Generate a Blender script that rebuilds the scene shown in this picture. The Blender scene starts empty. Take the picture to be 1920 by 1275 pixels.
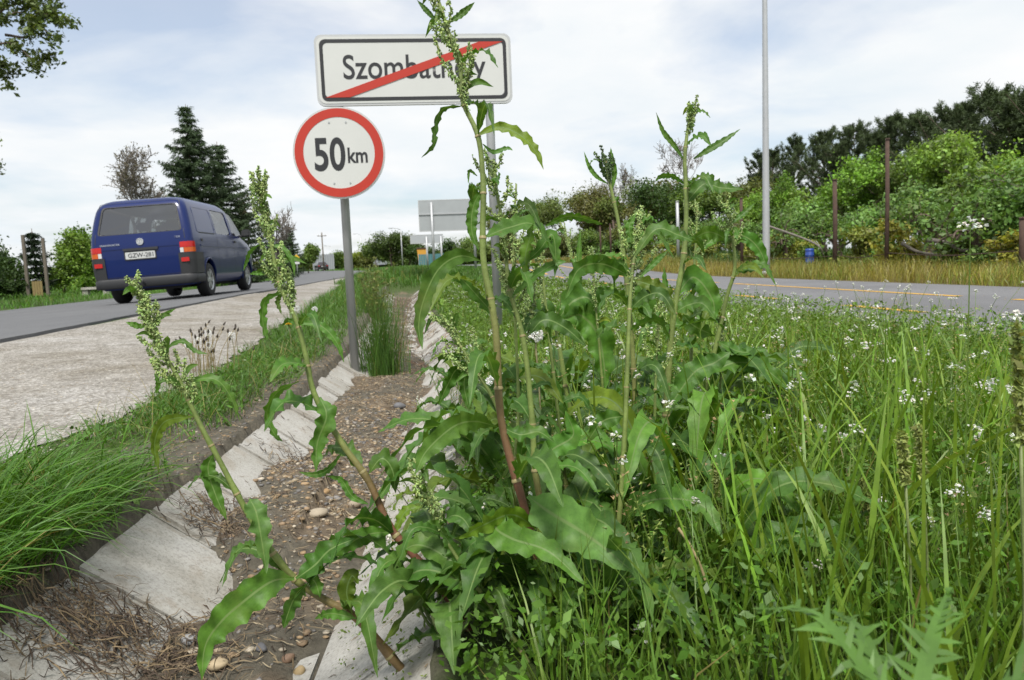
import bpy, bmesh, math, random
import numpy as np
from mathutils import Vector, Matrix

# ------------------------------------------------------------------ camera
YAW = math.atan(180 / 1440); PITCH = math.atan(147 / 1440); ROLL = 0.04
CAM = np.array([0, 0, .65])
FW = np.array([math.sin(YAW) * math.cos(PITCH), math.cos(YAW) * math.cos(PITCH), -math.sin(PITCH)])
R0 = np.array([math.cos(YAW), -math.sin(YAW), 0.]); U0 = np.cross(R0, FW)
RT = math.cos(ROLL) * R0 - math.sin(ROLL) * U0
UP = math.sin(ROLL) * R0 + math.cos(ROLL) * U0
scene = bpy.context.scene
col = scene.collection
cam = bpy.data.cameras.new('camera'); camo = bpy.data.objects.new('camera', cam); col.objects.link(camo)
cam.sensor_width = 36; cam.lens = 27; cam.clip_start = .05; cam.clip_end = 3000
cam.dof.use_dof = True; cam.dof.focus_distance = 1.45; cam.dof.aperture_fstop = 12
M4 = Matrix(((RT[0], UP[0], -FW[0], CAM[0]), (RT[1], UP[1], -FW[1], CAM[1]), (RT[2], UP[2], -FW[2], CAM[2]), (0, 0, 0, 1)))
camo.matrix_world = M4
scene.camera = camo

# ------------------------------------------------------------------ light
SUN_EL = math.radians(60); SUN_AZ = math.radians(-168)        # azimuth from +Y towards +X
world = bpy.data.worlds.new('World'); scene.world = world; world.use_nodes = True
nt = world.node_tree; nt.nodes.clear()
def wn(t, **k):
    n = nt.nodes.new(t)
    for a, b in k.items(): setattr(n, a, b)
    return n
L = nt.links.new
out = wn('ShaderNodeOutputWorld'); mix = wn('ShaderNodeMixShader')
sky = wn('ShaderNodeTexSky', sky_type='NISHITA'); sky.sun_disc = False
sky.sun_elevation = SUN_EL; sky.sun_rotation = SUN_AZ; sky.altitude = 200; sky.dust_density = 2.0; sky.ozone_density = 1.5
bg = wn('ShaderNodeBackground'); bg.inputs[1].default_value = .05; L(sky.outputs[0], bg.inputs[0])
bgc = wn('ShaderNodeBackground'); bgc.inputs[1].default_value = 1.0
tc = wn('ShaderNodeTexCoord'); sep = wn('ShaderNodeSeparateXYZ'); L(tc.outputs['Generated'], sep.inputs[0])
zc = wn('ShaderNodeMath', operation='MAXIMUM'); zc.inputs[1].default_value = 0.0; L(sep.outputs[2], zc.inputs[0])
za = wn('ShaderNodeMath', operation='ADD'); za.inputs[1].default_value = .16; L(zc.outputs[0], za.inputs[0])
dx = wn('ShaderNodeMath', operation='DIVIDE'); L(sep.outputs[0], dx.inputs[0]); L(za.outputs[0], dx.inputs[1])
dy = wn('ShaderNodeMath', operation='DIVIDE'); L(sep.outputs[1], dy.inputs[0]); L(za.outputs[0], dy.inputs[1])
cmb = wn('ShaderNodeCombineXYZ'); L(dx.outputs[0], cmb.inputs[0]); L(dy.outputs[0], cmb.inputs[1])
n1 = wn('ShaderNodeTexNoise'); n1.inputs['Scale'].default_value = .95; n1.inputs['Detail'].default_value = 7; n1.inputs['Roughness'].default_value = .52
n1.inputs['Distortion'].default_value = .25
mp = wn('ShaderNodeMapping'); mp.inputs['Location'].default_value = (3.3, 1.7, 0); L(cmb.outputs[0], mp.inputs[0]); L(mp.outputs[0], n1.inputs['Vector'])
r1 = wn('ShaderNodeValToRGB'); L(n1.outputs[0], r1.inputs[0])
r1.color_ramp.elements[0].position = .33; r1.color_ramp.elements[0].color = (.36, .36, .36, 1)
r1.color_ramp.elements[1].position = .52; r1.color_ramp.elements[1].color = (1, 1, 1, 1)
n2 = wn('ShaderNodeTexNoise'); n2.inputs['Scale'].default_value = 1.25; n2.inputs['Detail'].default_value = 5; n2.inputs['Roughness'].default_value = .55
mp2 = wn('ShaderNodeMapping'); mp2.inputs['Location'].default_value = (9.1, 4.2, 2); L(cmb.outputs[0], mp2.inputs[0]); L(mp2.outputs[0], n2.inputs['Vector'])
r2 = wn('ShaderNodeValToRGB'); L(n2.outputs[0], r2.inputs[0])
r2.color_ramp.elements[0].position = .34; r2.color_ramp.elements[0].color = (.258, .277, .291, 1)
r2.color_ramp.elements[1].position = .66; r2.color_ramp.elements[1].color = (.306, .307, .307, 1)
L(r2.outputs[0], bgc.inputs[0])
L(r1.outputs[0], mix.inputs[0]); L(bg.outputs[0], mix.inputs[1]); L(bgc.outputs[0], mix.inputs[2]); L(mix.outputs[0], out.inputs[0])
sun = bpy.data.lights.new('sun', 'SUN'); suno = bpy.data.objects.new('sun', sun); col.objects.link(suno)
sun.energy = 1.5; sun.angle = math.radians(14); sun.color = (1, .96, .9)
sd = Vector((math.sin(SUN_AZ) * math.cos(SUN_EL), math.cos(SUN_AZ) * math.cos(SUN_EL), math.sin(SUN_EL)))
suno.rotation_euler = sd.to_track_quat('Z', 'Y').to_euler(); suno.location = (0, 0, 30)
scene.view_settings.view_transform = 'Standard'; scene.view_settings.look = 'None'
scene.view_settings.exposure = 1.72; scene.view_settings.gamma = 1.0
scene.render.engine = 'CYCLES'
scene.cycles.use_denoising = True
scene.cycles.max_bounces = 6; scene.cycles.transparent_max_bounces = 8; scene.cycles.caustics_reflective = False; scene.cycles.caustics_refractive = False

# ------------------------------------------------------------------ helpers
rng = np.random.default_rng(7); rnd = random.Random(7)
def ray(px, py): return FW + RT * (px - 960) / 1440 + UP * (637.5 - py) / 1440
def P(px, py, d): return CAM + d * ray(px, py)
def G(px, py, z):
    v = ray(px, py); return CAM + v * (z - CAM[2]) / v[2]
def PX(px, py, x):
    v = ray(px, py); return CAM + v * x / v[0]
def proj(p):
    q = np.asarray(p) - CAM; d = q @ FW
    return 960 + 1440 * (q @ RT) / d, 637.5 - 1440 * (q @ UP) / d, d

def link(o, parent=None):
    col.objects.link(o)
    if parent is not None: o.parent = parent
    return o
def tag(o, label=None, cat=None, group=None, kind=None):
    if label: o['label'] = label
    if cat: o['category'] = cat
    if group: o['group'] = group
    if kind: o['kind'] = kind
    return o
def thing(name, label, cat, loc=(0, 0, 0), rz=0, group=None):
    o = bpy.data.objects.new(name, None); o.empty_display_size = .1
    o.location = tuple(loc); o.rotation_euler = (0, 0, rz); link(o)
    return tag(o, label, cat, group)
def nmesh(name, verts, faces, colors=None, uvs=None, smooth=True):
    """numpy mesh: verts (N,3), faces list of int arrays (M,k)"""
    verts = np.asarray(verts, np.float32)
    if not isinstance(faces, (list, tuple)): faces = [faces]
    faces = [np.asarray(f, np.int32) for f in faces if len(f)]
    me = bpy.data.meshes.new(name)
    me.vertices.add(len(verts)); me.vertices.foreach_set('co', verts.ravel())
    loops = np.concatenate([f.ravel() for f in faces]); tot = np.concatenate([np.full(len(f), f.shape[1], np.int32) for f in faces])
    start = np.concatenate([[0], np.cumsum(tot)[:-1]]).astype(np.int32)
    me.loops.add(len(loops)); me.loops.foreach_set('vertex_index', loops)
    me.polygons.add(len(tot)); me.polygons.foreach_set('loop_start', start); me.polygons.foreach_set('loop_total', tot)
    me.polygons.foreach_set('use_smooth', np.full(len(tot), bool(smooth)))
    if colors is not None:
        at = me.color_attributes.new('Col', 'FLOAT_COLOR', 'POINT')
        c = np.ones((len(verts), 4), np.float32); c[:, :3] = colors; at.data.foreach_set('color', c.ravel())
    if uvs is not None:
        uv = me.uv_layers.new(name='UVMap'); uv.data.foreach_set('uv', np.asarray(uvs, np.float32)[loops].ravel())
    me.update(calc_edges=True); me.validate()
    return me
def nobj(name, verts, faces, mat, parent=None, colors=None, uvs=None, smooth=True):
    me = nmesh(name, verts, faces, colors, uvs, smooth); me.materials.append(mat)
    return link(bpy.data.objects.new(name, me), parent)
class Acc:
    """accumulates pieces of one mesh"""
    def __init__(s): s.v = []; s.f = {3: [], 4: []}; s.c = []; s.n = 0
    def add(s, v, f, c=None):
        v = np.asarray(v, float); 
        if not isinstance(f, list): f = [f]
        for a in f:
            a = np.asarray(a)
            if len(a): s.f[a.shape[1]].append(a + s.n)
        s.v.append(v); s.n += len(v)
        s.c.append(np.broadcast_to(np.array((1, 1, 1.) if c is None else c, float), (len(v), 3)))
        return s
    def build(s, name, mat, parent=None, smooth=True):
        fs = [np.concatenate(a) for a in s.f.values() if a]
        return nobj(name, np.concatenate(s.v), fs, mat, parent, np.concatenate(s.c), None, smooth)
def box(c, s, R=None):
    """centre, full size -> verts, quads"""
    a = np.array([[x, y, z] for x in (-.5, .5) for y in (-.5, .5) for z in (-.5, .5)]) * np.array(s)
    if R is not None: a = a @ np.asarray(R).T
    return a + np.array(c), np.array([[0, 1, 3, 2], [4, 6, 7, 5], [0, 4, 5, 1], [2, 3, 7, 6], [0, 2, 6, 4], [1, 5, 7, 3]])
def bevel_box(name, size, bev, mat, parent=None, loc=(0, 0, 0), seg=2):
    bm = bmesh.new(); bmesh.ops.create_cube(bm, size=1)
    for v in bm.verts: v.co = Vector((v.co.x * size[0], v.co.y * size[1], v.co.z * size[2]))
    bmesh.ops.bevel(bm, geom=bm.edges[:], offset=bev, segments=seg, affect='EDGES')
    for v in bm.verts: v.co += Vector(loc)
    me = bpy.data.meshes.new(name); bm.to_mesh(me); bm.free(); me.materials.append(mat)
    return link(bpy.data.objects.new(name, me), parent)
def catmull(pts, n):
    p = np.asarray(pts, float)
    if len(p) == 2: return p[0] + (p[1] - p[0]) * np.linspace(0, 1, n)[:, None]
    e = np.vstack([2 * p[0] - p[1], p, 2 * p[-1] - p[-2]])
    t = np.linspace(0, len(p) - 1, n); i = np.minimum(t.astype(int), len(p) - 2); u = (t - i)[:, None]
    a, b, c, d = e[i], e[i + 1], e[i + 2], e[i + 3]
    return .5 * (2 * b + (c - a) * u + (2 * a - 5 * b + 4 * c - d) * u ** 2 + (3 * b - a - 3 * c + d) * u ** 3)
def norm(v): return v / np.maximum(np.linalg.norm(v, axis=-1, keepdims=True), 1e-9)
def tube(path, rad, n=6, cap=True):
    path = np.asarray(path, float); m = len(path); rad = np.broadcast_to(np.asarray(rad, float), (m,))
    T = norm(np.gradient(path, axis=0)); ref = np.array([.31, .17, .93]) if abs(T[0] @ np.array([.31, .17, .93])) < .9 else np.array([1., 0, 0])
    A = np.zeros_like(T); a = ref - T[0] * (ref @ T[0])
    for i in range(m):
        a = a - T[i] * (a @ T[i]); a = a / max(np.linalg.norm(a), 1e-9); A[i] = a
    B = np.cross(T, A); th = np.linspace(0, 2 * np.pi, n, endpoint=False)
    V = path[:, None] + rad[:, None, None] * (A[:, None] * np.cos(th)[None, :, None] + B[:, None] * np.sin(th)[None, :, None])
    V = V.reshape(-1, 3); i = np.arange(m - 1)[:, None] * n; j = np.arange(n)[None]
    q = np.stack([i + j, i + (j + 1) % n, i + n + (j + 1) % n, i + n + j], -1).reshape(-1, 4)
    fs = [q]
    if cap:
        V = np.vstack([V, path[0], path[-1]]); k = m * n; j = np.arange(n)
        fs.append(np.concatenate([np.stack([np.full(n, k), (j + 1) % n, j], -1), np.stack([np.full(n, k + 1), (m - 1) * n + j, (m - 1) * n + (j + 1) % n], -1)]))
    return V, fs
def lathe(prof, n=24):
    """profile of (r, z) about z"""
    prof = np.asarray(prof, float); th = np.linspace(0, 2 * np.pi, n, endpoint=False)
    V = np.stack([prof[:, None, 0] * np.cos(th), prof[:, None, 0] * np.sin(th), np.broadcast_to(prof[:, None, 1], (len(prof), n))], -1).reshape(-1, 3)
    i = np.arange(len(prof) - 1)[:, None] * n; j = np.arange(n)[None]
    return V, np.stack([i + j, i + (j + 1) % n, i + n + (j + 1) % n, i + n + j], -1).reshape(-1, 4)
def sst(a, b, x): t = np.clip((np.asarray(x, float) - a) / (b - a), 0, 1); return t * t * (3 - 2 * t)
# smooth value noise, vectorised
_tab = np.random.default_rng(3).random((256, 256))
def vnoise(x, y, s=1., o=0):
    x = np.asarray(x, float) * s + o * 17.3 + 1000; y = np.asarray(y, float) * s + o * 9.7 + 1000
    i = np.floor(x).astype(int); j = np.floor(y).astype(int); u = x - i; v = y - j; u = u * u * (3 - 2 * u); v = v * v * (3 - 2 * v)
    T = lambda a, b: _tab[a % 256, b % 256]
    return (T(i, j) * (1 - u) + T(i + 1, j) * u) * (1 - v) + (T(i, j + 1) * (1 - u) + T(i + 1, j + 1) * u) * v
def fbm(x, y, s=1., o=0): return (vnoise(x, y, s, o) * .55 + vnoise(x, y, s * 2.1, o + 1) * .28 + vnoise(x, y, s * 4.3, o + 2) * .17)

# ------------------------------------------------------------------ materials
def newmat(name):
    m = bpy.data.materials.new(name); m.use_nodes = True; t = m.node_tree
    return m, t, t.nodes['Principled BSDF'], t.links.new
def ramp(t, l, fac, stops):
    r = t.nodes.new('ShaderNodeValToRGB'); l(fac, r.inputs[0]); e = r.color_ramp.elements
    while len(e) < len(stops): e.new(.5)
    for k, (p, c) in zip(e, stops): k.position = p; k.color = (*c, 1)
    return r.outputs[0]
def noise(t, l, scale, detail=4, rough=.55, vec=None, dist=0):
    n = t.nodes.new('ShaderNodeTexNoise'); n.inputs['Scale'].default_value = scale; n.inputs['Detail'].default_value = detail
    n.inputs['Roughness'].default_value = rough; n.inputs['Distortion'].default_value = dist
    if vec is None:
        g = t.nodes.new('ShaderNodeTexCoord'); vec = g.outputs['Object']
    l(vec, n.inputs['Vector']); return n.outputs[0]
def mixc(t, l, a, b, fac, mode='MIX'):
    m = t.nodes.new('ShaderNodeMix'); m.data_type = 'RGBA'; m.blend_type = mode
    for s, v in ((0, fac), (6, a), (7, b)):
        if isinstance(v, (int, float)): m.inputs[s].default_value = v
        elif isinstance(v, tuple): m.inputs[s].default_value = (*v, 1)
        else: l(v, m.inputs[s])
    return m.outputs[2]
def bump(t, l, bs, h, strength=.4, dist=.01):
    b = t.nodes.new('ShaderNodeBump'); b.inputs['Strength'].default_value = strength; b.inputs['Distance'].default_value = dist
    l(h, b.inputs['Height']); l(b.outputs[0], bs.inputs['Normal'])
def simple(name, base, rough=.5, metal=0., var=.25, vscale=8., bmp=0., bscale=60., coat=0., spec=.5):
    m, t, b, l = newmat(name)
    c = mixc(t, l, tuple(x * (1 - var) for x in base), tuple(min(1, x * (1 + var)) for x in base), noise(t, l, vscale, 5))
    l(c, b.inputs['Base Color']); b.inputs['Roughness'].default_value = rough; b.inputs['Metallic'].default_value = metal
    b.inputs['Coat Weight'].default_value = coat; b.inputs['Specular IOR Level'].default_value = spec
    if bmp: bump(t, l, b, noise(t, l, bscale, 5), bmp, .01)
    return m
def foliage(name, tint=None, rough=.5, trans=.3, spec=.35, attr=True, base=(.08, .18, .03)):
    m, t, b, l = newmat(name)
    if attr:
        a = t.nodes.new('ShaderNodeAttribute'); a.attribute_name = 'Col'; c = a.outputs['Color']
    else: c = base
    n = noise(t, l, 35, 3)
    c = mixc(t, l, c, ramp(t, l, n, [(.3, (.9, .9, .9)), (.7, (1.05, 1.05, 1.05))] if tint else [(.3, (.80, .86, .62)), (.7, (1.2, 1.26, .9))]), 1., 'MULTIPLY')
    l(c, b.inputs['Base Color']); b.inputs['Roughness'].default_value = rough; b.inputs['Specular IOR Level'].default_value = spec
    tr = t.nodes.new('ShaderNodeBsdfTranslucent'); tc_ = mixc(t, l, c, tint or (1.25, 1.2, .55), 1., 'MULTIPLY'); l(tc_, tr.inputs[0])
    mx = t.nodes.new('ShaderNodeMixShader'); mx.inputs[0].default_value = trans
    l(b.outputs[0], mx.inputs[1]); l(tr.outputs[0], mx.inputs[2]); l(mx.outputs[0], t.nodes['Material Output'].inputs[0])
    return m
def attrmat(name, rough=.8, spec=.3, bmp=0., bscale=80., nscale=40., metal=0.):
    m, t, b, l = newmat(name); a = t.nodes.new('ShaderNodeAttribute'); a.attribute_name = 'Col'
    c = mixc(t, l, a.outputs['Color'], ramp(t, l, noise(t, l, nscale, 5), [(.3, (.7, .7, .7)), (.7, (1.25, 1.25, 1.25))]), 1., 'MULTIPLY')
    l(c, b.inputs['Base Color']); b.inputs['Roughness'].default_value = rough; b.inputs['Specular IOR Level'].default_value = spec; b.inputs['Metallic'].default_value = metal
    if bmp: bump(t, l, b, noise(t, l, bscale, 6), bmp, .01)
    return m
MT = {}
MT['grass'] = foliage('grass_blade', trans=.32, rough=.45)
MT['tree_leaf'] = foliage('tree_leaf', trans=.3, rough=.5)
MT['needle'] = foliage('needle', trans=.12, rough=.6, spec=.2)
MT['bark'] = simple('bark', (.11, .08, .06), .9, var=.5, vscale=14, bmp=.8, bscale=25)
MT['bark_grey'] = simple('grey_bark', (.16, .14, .12), .9, var=.4, vscale=12, bmp=.7, bscale=25)
MT['zinc'] = simple('galvanised_steel', (.42, .43, .44), .45, .3, .12, 9, .05, 40)
MT['rust'] = simple('rusty_steel', (.075, .046, .034), .9, .1, .5, 12, .3, 60)
MT['pebble'] = attrmat('pebble', .75, .3, .15, 120, 60)
MT['straw'] = attrmat('straw', .85, .2)
MT['attr'] = attrmat('painted', .55, .4, 0, 80, 12)
MT['petal'] = foliage('petal', (1, 1, 1), trans=.35, rough=.6, spec=.2)
# ------------------------------------------------------------------ terrain
def xc(y): return np.interp(y, [-2, 1.5, 2, 4, 6, 8, 12, 24, 60], [-.66, -.40, -.36, -.2, -.1, -.12, -.2, -.3, -.3])
def road_edge(y): return np.interp(y, [-30, 0, 7, 17, 46, 900], [-4.4, -3.9, -3.5, -3.0, -2.85, -2.85]) - np.clip(np.asarray(y, float) - 46, 0, 140) ** 2 / 490 - np.clip(np.asarray(y, float) - 186, 0, None) * .571
def road_z(y): return np.interp(y, [-30, 0, 7, 15, 50, 111, 300], [.05, .10, .155, .245, .28, .36, .5])
RW = 7.2; XS = .045
PX0, PX1 = 3.55, 7.75            # cycle path
def rise(y): return sst(19, 36, y) * .40
def slabprof(u):                 # u = x - xc(y)
    u = np.abs(u); return np.where(u < .15, -.19, np.where(u < .43, -.19 + (u - .15) * .19 / .28, 0.))
def fill(x, y):
    u = x - xc(y); n = fbm(x, y, 3.1, 4) - .5; n2 = fbm(x, y, 9., 9) - .5
    lev = np.interp(y, [0, 1.5, 3, 4.5, 6, 8, 14, 24], [-.15, -.165, -.15, -.135, -.15, -.17, -.175, -.12])
    return lev - .055 * sst(-.02, .2, u) + n * .085 + n2 * .022 + np.abs(u) * .05 + .035 * np.exp(-((y - 2.7) / .5) ** 2) * (u < -.05) + .03 * np.exp(-((y - 4.6) / .6) ** 2)
def H(x, y):
    x = np.asarray(x, float); y = np.asarray(y, float); x, y = np.broadcast_arrays(x, y)
    re = road_edge(y); rz = road_z(y); u = x - xc(y)
    # general surface left to right
    zl = np.where(x < re - RW, rz - RW * XS - .03 + np.clip(re - RW - x, 0, 60) * .004, 0)
    road = rz - np.clip(re - x, 0, RW) * XS - .03
    bank = np.interp(y, [0, 6, 15, 30], [.045, .05, .09, .2]) + rise(y) * .6
    t = np.clip((x - re) / np.maximum(-1.15 - re, .3), 0, 1)
    verge = rz * (1 - t) + bank * t - .012
    right = .03 + .02 * sst(.1, 3, x) + rise(y) + (fbm(x, y, .8, 2) - .5) * .06 * sst(.2, .6, x) * (1 - sst(PX0 - .6, PX0, x))
    right = right + .06 * sst(PX1 + .3, PX1 + 2.5, x)
    z = np.where(x < re - RW, zl, np.where(x < re, road, verge))
    w = sst(-1.15, -.1, x); z = np.where(x > -1.15, bank * (1 - sst(-.45, .1, u)) + right * sst(-.45, .1, u), z)
    dep = 1 - sst(19.5, 22.5, y)
    inside = np.maximum(slabprof(u) - .035, fill(x, y))
    inside = np.where(np.abs(u) < .62, np.minimum(inside, np.where(u < 0, bank, right)), z)
    # soil lip beside the slabs
    lip = np.where(u < 0, np.interp(np.abs(u), [.40, .62], [-.02, 0]), np.interp(np.abs(u), [.40, .6], [-.025, 0]))
    prof = np.where(np.abs(u) < .42, inside, z + np.where(np.abs(u) < .62, lip, 0))
    return z * (1 - dep) + prof * dep
gx = np.unique(np.round(np.concatenate([np.linspace(-600, -40, 30), np.linspace(-40, -11, 30), np.linspace(-11, -1.8, 42), np.arange(-1.8, -.9, .03), np.arange(-.9, .4, .02), np.arange(.4, .75, .03), np.linspace(.75, 12, 60), np.linspace(12, 40, 24), np.linspace(40, 600, 30)]), 4))
gy = np.unique(np.round(np.concatenate([np.linspace(-40, .3, 20), np.arange(.3, 4.6, .03), np.arange(4.6, 7, .045), np.arange(7, 24, .15), np.linspace(24, 60, 60), np.linspace(60, 200, 50), np.linspace(200, 900, 40)]), 4))
X, Y = np.meshgrid(gx, gy); Z = H(X, Y)
u = X - xc(Y)
green = np.array([.055, .085, .022]); dirt = np.array([.12, .108, .084]); grav = np.array([.30, .265, .215]); dry = np.array([.14, .11, .045])
Cg = np.broadcast_to(green, X.shape + (3,)).copy()
def blendc(mask, c):
    global Cg; Cg = Cg * (1 - mask[..., None]) + np.array(c) * mask[..., None]
blendc(sst(0, .16, np.where(u < 0, .80, .50) + (fbm(X, Y, 6, 8) - .5) * .25 - np.abs(u)) * (1 - sst(19.5, 21.5, Y)), dirt)
blendc(((np.abs(u) < .3) & (Y < 21)) * sst(.45, .6, fbm(X, Y, 5, 5)) * .7, (.17, .13, .09))
blendc((X > PX1) * (X < PX1 + 3) * 1., dry * .8)
me_n = X.shape; idx = np.arange(X.size).reshape(me_n)
gf = np.stack([idx[:-1, :-1], idx[:-1, 1:], idx[1:, 1:], idx[1:, :-1]], -1).reshape(-1, 4)
m, t, b, l = newmat('soil'); a = t.nodes.new('ShaderNodeAttribute'); a.attribute_name = 'Col'
c = mixc(t, l, a.outputs['Color'], ramp(t, l, noise(t, l, 24, 8, .65), [(.3, (.55, .55, .55)), (.55, (1, 1, 1)), (.75, (1.5, 1.45, 1.35))]), 1., 'MULTIPLY')
l(c, b.inputs['Base Color']); b.inputs['Roughness'].default_value = .95; b.inputs['Specular IOR Level'].default_value = .15
bump(t, l, b, noise(t, l, 70, 8, .7), .9, .012); MT['soil'] = m
tag(nobj('ground', np.stack([X, Y, Z], -1).reshape(-1, 3), gf, MT['soil'], None, Cg.reshape(-1, 3)), kind='structure')

def strip(name, ys, x0, x1, nx, zoff, mat, jit=(0, 0), zf=None, thick=.0):
    """sheet between two edges that follows the terrain"""
    ys = np.asarray(ys); s = np.linspace(0, 1, nx); a = np.broadcast_to(x0, ys.shape) + (fbm(ys, ys * 0, 1.7, 3) - .5) * jit[0] + (vnoise(ys, ys * 0, 9, 3) - .5) * jit[0] * .4
    c = np.broadcast_to(x1, ys.shape) + (fbm(ys, ys * 0 + 7, 1.7, 5) - .5) * jit[1] + (vnoise(ys, ys * 0, 9, 8) - .5) * jit[1] * .4
    Xs = a[:, None] + (c - a)[:, None] * s; Ys = np.broadcast_to(ys[:, None], Xs.shape); Zs = (H(Xs, Ys) if zf is None else zf(Xs, Ys)) + zoff
    if thick:
        Xs = np.concatenate([Xs[:, :1], Xs, Xs[:, -1:]], 1); Ys = np.concatenate([Ys[:, :1], Ys, Ys[:, -1:]], 1); Zs = np.concatenate([Zs[:, :1] - thick, Zs, Zs[:, -1:] - thick], 1)
    k = np.arange(Xs.size).reshape(Xs.shape); f = np.stack([k[:-1, :-1], k[:-1, 1:], k[1:, 1:], k[1:, :-1]], -1).reshape(-1, 4)
    return tag(nobj(name, np.stack([Xs, Ys, Zs], -1).reshape(-1, 3), f, mat, smooth=not thick), kind='structure')
# asphalt
def asphalt(name, c0, c1, c2):
    m, t, b, l = newmat(name)
    big = ramp(t, l, noise(t, l, .5, 4), [(.35, c0), (.65, c1)])
    fine = ramp(t, l, noise(t, l, 130, 4, .7), [(.3, (.6, .6, .6)), (.7, (1.4, 1.4, 1.4))])
    c = mixc(t, l, big, fine, 1., 'MULTIPLY')
    v = t.nodes.new('ShaderNodeTexVoronoi'); v.feature = 'DISTANCE_TO_EDGE'; v.inputs['Scale'].default_value = .55
    g = t.nodes.new('ShaderNodeTexCoord'); dn = t.nodes.new('ShaderNodeTexNoise'); dn.inputs['Scale'].default_value = 2.5; dn.inputs['Detail'].default_value = 6
    va = t.nodes.new('ShaderNodeVectorMath'); va.operation = 'ADD'; l(g.outputs['Object'], va.inputs[0]); l(g.outputs['Object'], dn.inputs['Vector']); l(dn.outputs[1], va.inputs[1]); l(va.outputs[0], v.inputs['Vector'])
    cr = ramp(t, l, v.outputs['Distance'], [(.004, (1, 1, 1)), (.012, (0, 0, 0))])
    c = mixc(t, l, c, c2, mixc(t, l, (0, 0, 0), cr, .35))
    l(c, b.inputs['Base Color']); b.inputs['Roughness'].default_value = .85; b.inputs['Specular IOR Level'].default_value = .3
    bump(t, l, b, noise(t, l, 160, 4, .7), .5, .008); return m
MT['asphalt'] = asphalt('asphalt_road', (.105, .107, .112), (.13, .132, .136), (.07, .07, .07))
MT['asphalt2'] = asphalt('asphalt_path', (.125, .125, .13), (.155, .155, .16), (.11, .11, .11))
m, t, b, l = newmat('gravel')
vo = t.nodes.new('ShaderNodeTexVoronoi'); vo.inputs['Scale'].default_value = 75; g = t.nodes.new('ShaderNodeTexCoord'); l(g.outputs['Object'], vo.inputs['Vector'])
c = ramp(t, l, noise(t, l, .9, 6, .6), [(.3, (.21, .19, .155)), (.5, (.285, .27, .245)), (.7, (.345, .335, .32))])
c = mixc(t, l, c, ramp(t, l, vo.outputs['Color'], [(.1, (.55, .53, .5)), (.6, (1., 1, 1)), (.95, (1.45, 1.45, 1.45))]), 1., 'MULTIPLY')
c = mixc(t, l, c, ramp(t, l, noise(t, l, 6, 8, .7), [(.35, (.72, .7, .66)), (.6, (1.08, 1.08, 1.08))]), 1., 'MULTIPLY')
l(c, b.inputs['Base Color']); b.inputs['Roughness'].default_value = .95; b.inputs['Specular IOR Level'].default_value = .15
bump(t, l, b, vo.outputs['Distance'], .7, .01); MT['gravel'] = m
yr = np.concatenate([np.arange(-20, 30, .25), np.arange(30, 300, 1.5)])
re = road_edge(yr)
def roadz(x, y): return road_z(y) - np.clip(road_edge(y) - x, -.3, RW + .3) * XS
strip('road', yr, re - RW, re, 12, .012, MT['asphalt'], (.1, .14), roadz, .05)
yg = np.arange(-4, 48, .12)
gl = np.interp(yg, [0, 2.8, 3.4, 5, 8.7, 21, 48], [-1.36, -1.40, -1.28, -1.22, -1.45, -1.95, -2.7])
strip('gravel_shoulder', yg, road_edge(yg) - .25, gl, 14, .006, MT['gravel'], (0, .22))
yp = np.concatenate([np.arange(-6, 40, .25), np.arange(40, 260, 2)])
strip('cycle_path', yp, PX0 + 0 * yp, PX1 + 0 * yp, 8, .012, MT['asphalt2'], (.1, .08), None, .04)
# painted yellow lines on the path
MT['yellow'] = simple('yellow_line_paint', (.5, .28, .03), .7, 0, .3, 14)
def dash(y0, y1, x, w=.11):
    ys = np.linspace(y0, y1, max(3, int((y1 - y0) / .3)))
    o = strip('lane_marking', ys, x + 0 * ys, x + w + 0 * ys, 2, .0165, MT['yellow'], (.01, .01)); return o
for k in range(14):
    dash(3.5 + k * 2.7, 4.75 + k * 2.7, 4.36)
for k in range(7): dash(1.0 + k * 6.9, 7.1 + k * 6.9, 6.0)

# ------------------------------------------------------------------ concrete ditch slabs
m, t, b, l = newmat('slab_concrete'); ob = t.nodes.new('ShaderNodeObjectInfo'); g = t.nodes.new('ShaderNodeTexCoord')
va = t.nodes.new('ShaderNodeVectorMath'); va.operation = 'ADD'; l(g.outputs['Object'], va.inputs[0])
cv = t.nodes.new('ShaderNodeMath'); cv.operation = 'MULTIPLY'; cv.inputs[1].default_value = 40; l(ob.outputs['Random'], cv.inputs[0]); l(cv.outputs[0], va.inputs[1]); V_ = va.outputs[0]
c = ramp(t, l, noise(t, l, 5, 7, .6, V_), [(.3, (.27, .255, .22)), (.55, (.375, .365, .335)), (.75, (.42, .41, .39))])
c = mixc(t, l, c, ramp(t, l, noise(t, l, 130, 5, .7, V_), [(.36, (.72, .71, .7)), (.5, (1, 1, 1)), (.7, (1.1, 1.1, 1.1))]), 1., 'MULTIPLY')
c = mixc(t, l, c, (.20, .15, .095), ramp(t, l, noise(t, l, 9, 8, .68, V_), [(.52, (0, 0, 0)), (.72, (.5, .5, .5))]))
l(c, b.inputs['Base Color']); b.inputs['Roughness'].default_value = .9; b.inputs['Specular IOR Level'].default_value = .2
bump(t, l, b, noise(t, l, 150, 6, .7, V_), .35, .006); MT['slab'] = m
ditch = nobj('drainage_ditch', *[np.array([[-.5, -.5, -.4], [.1, -.5, -.4], [.1, 20, -.4], [-.5, 20, -.4]]), np.array([[0, 1, 2, 3]])], MT['soil'], None, np.array([[.1, .08, .06]] * 4)); tag(ditch, kind='structure')
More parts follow.
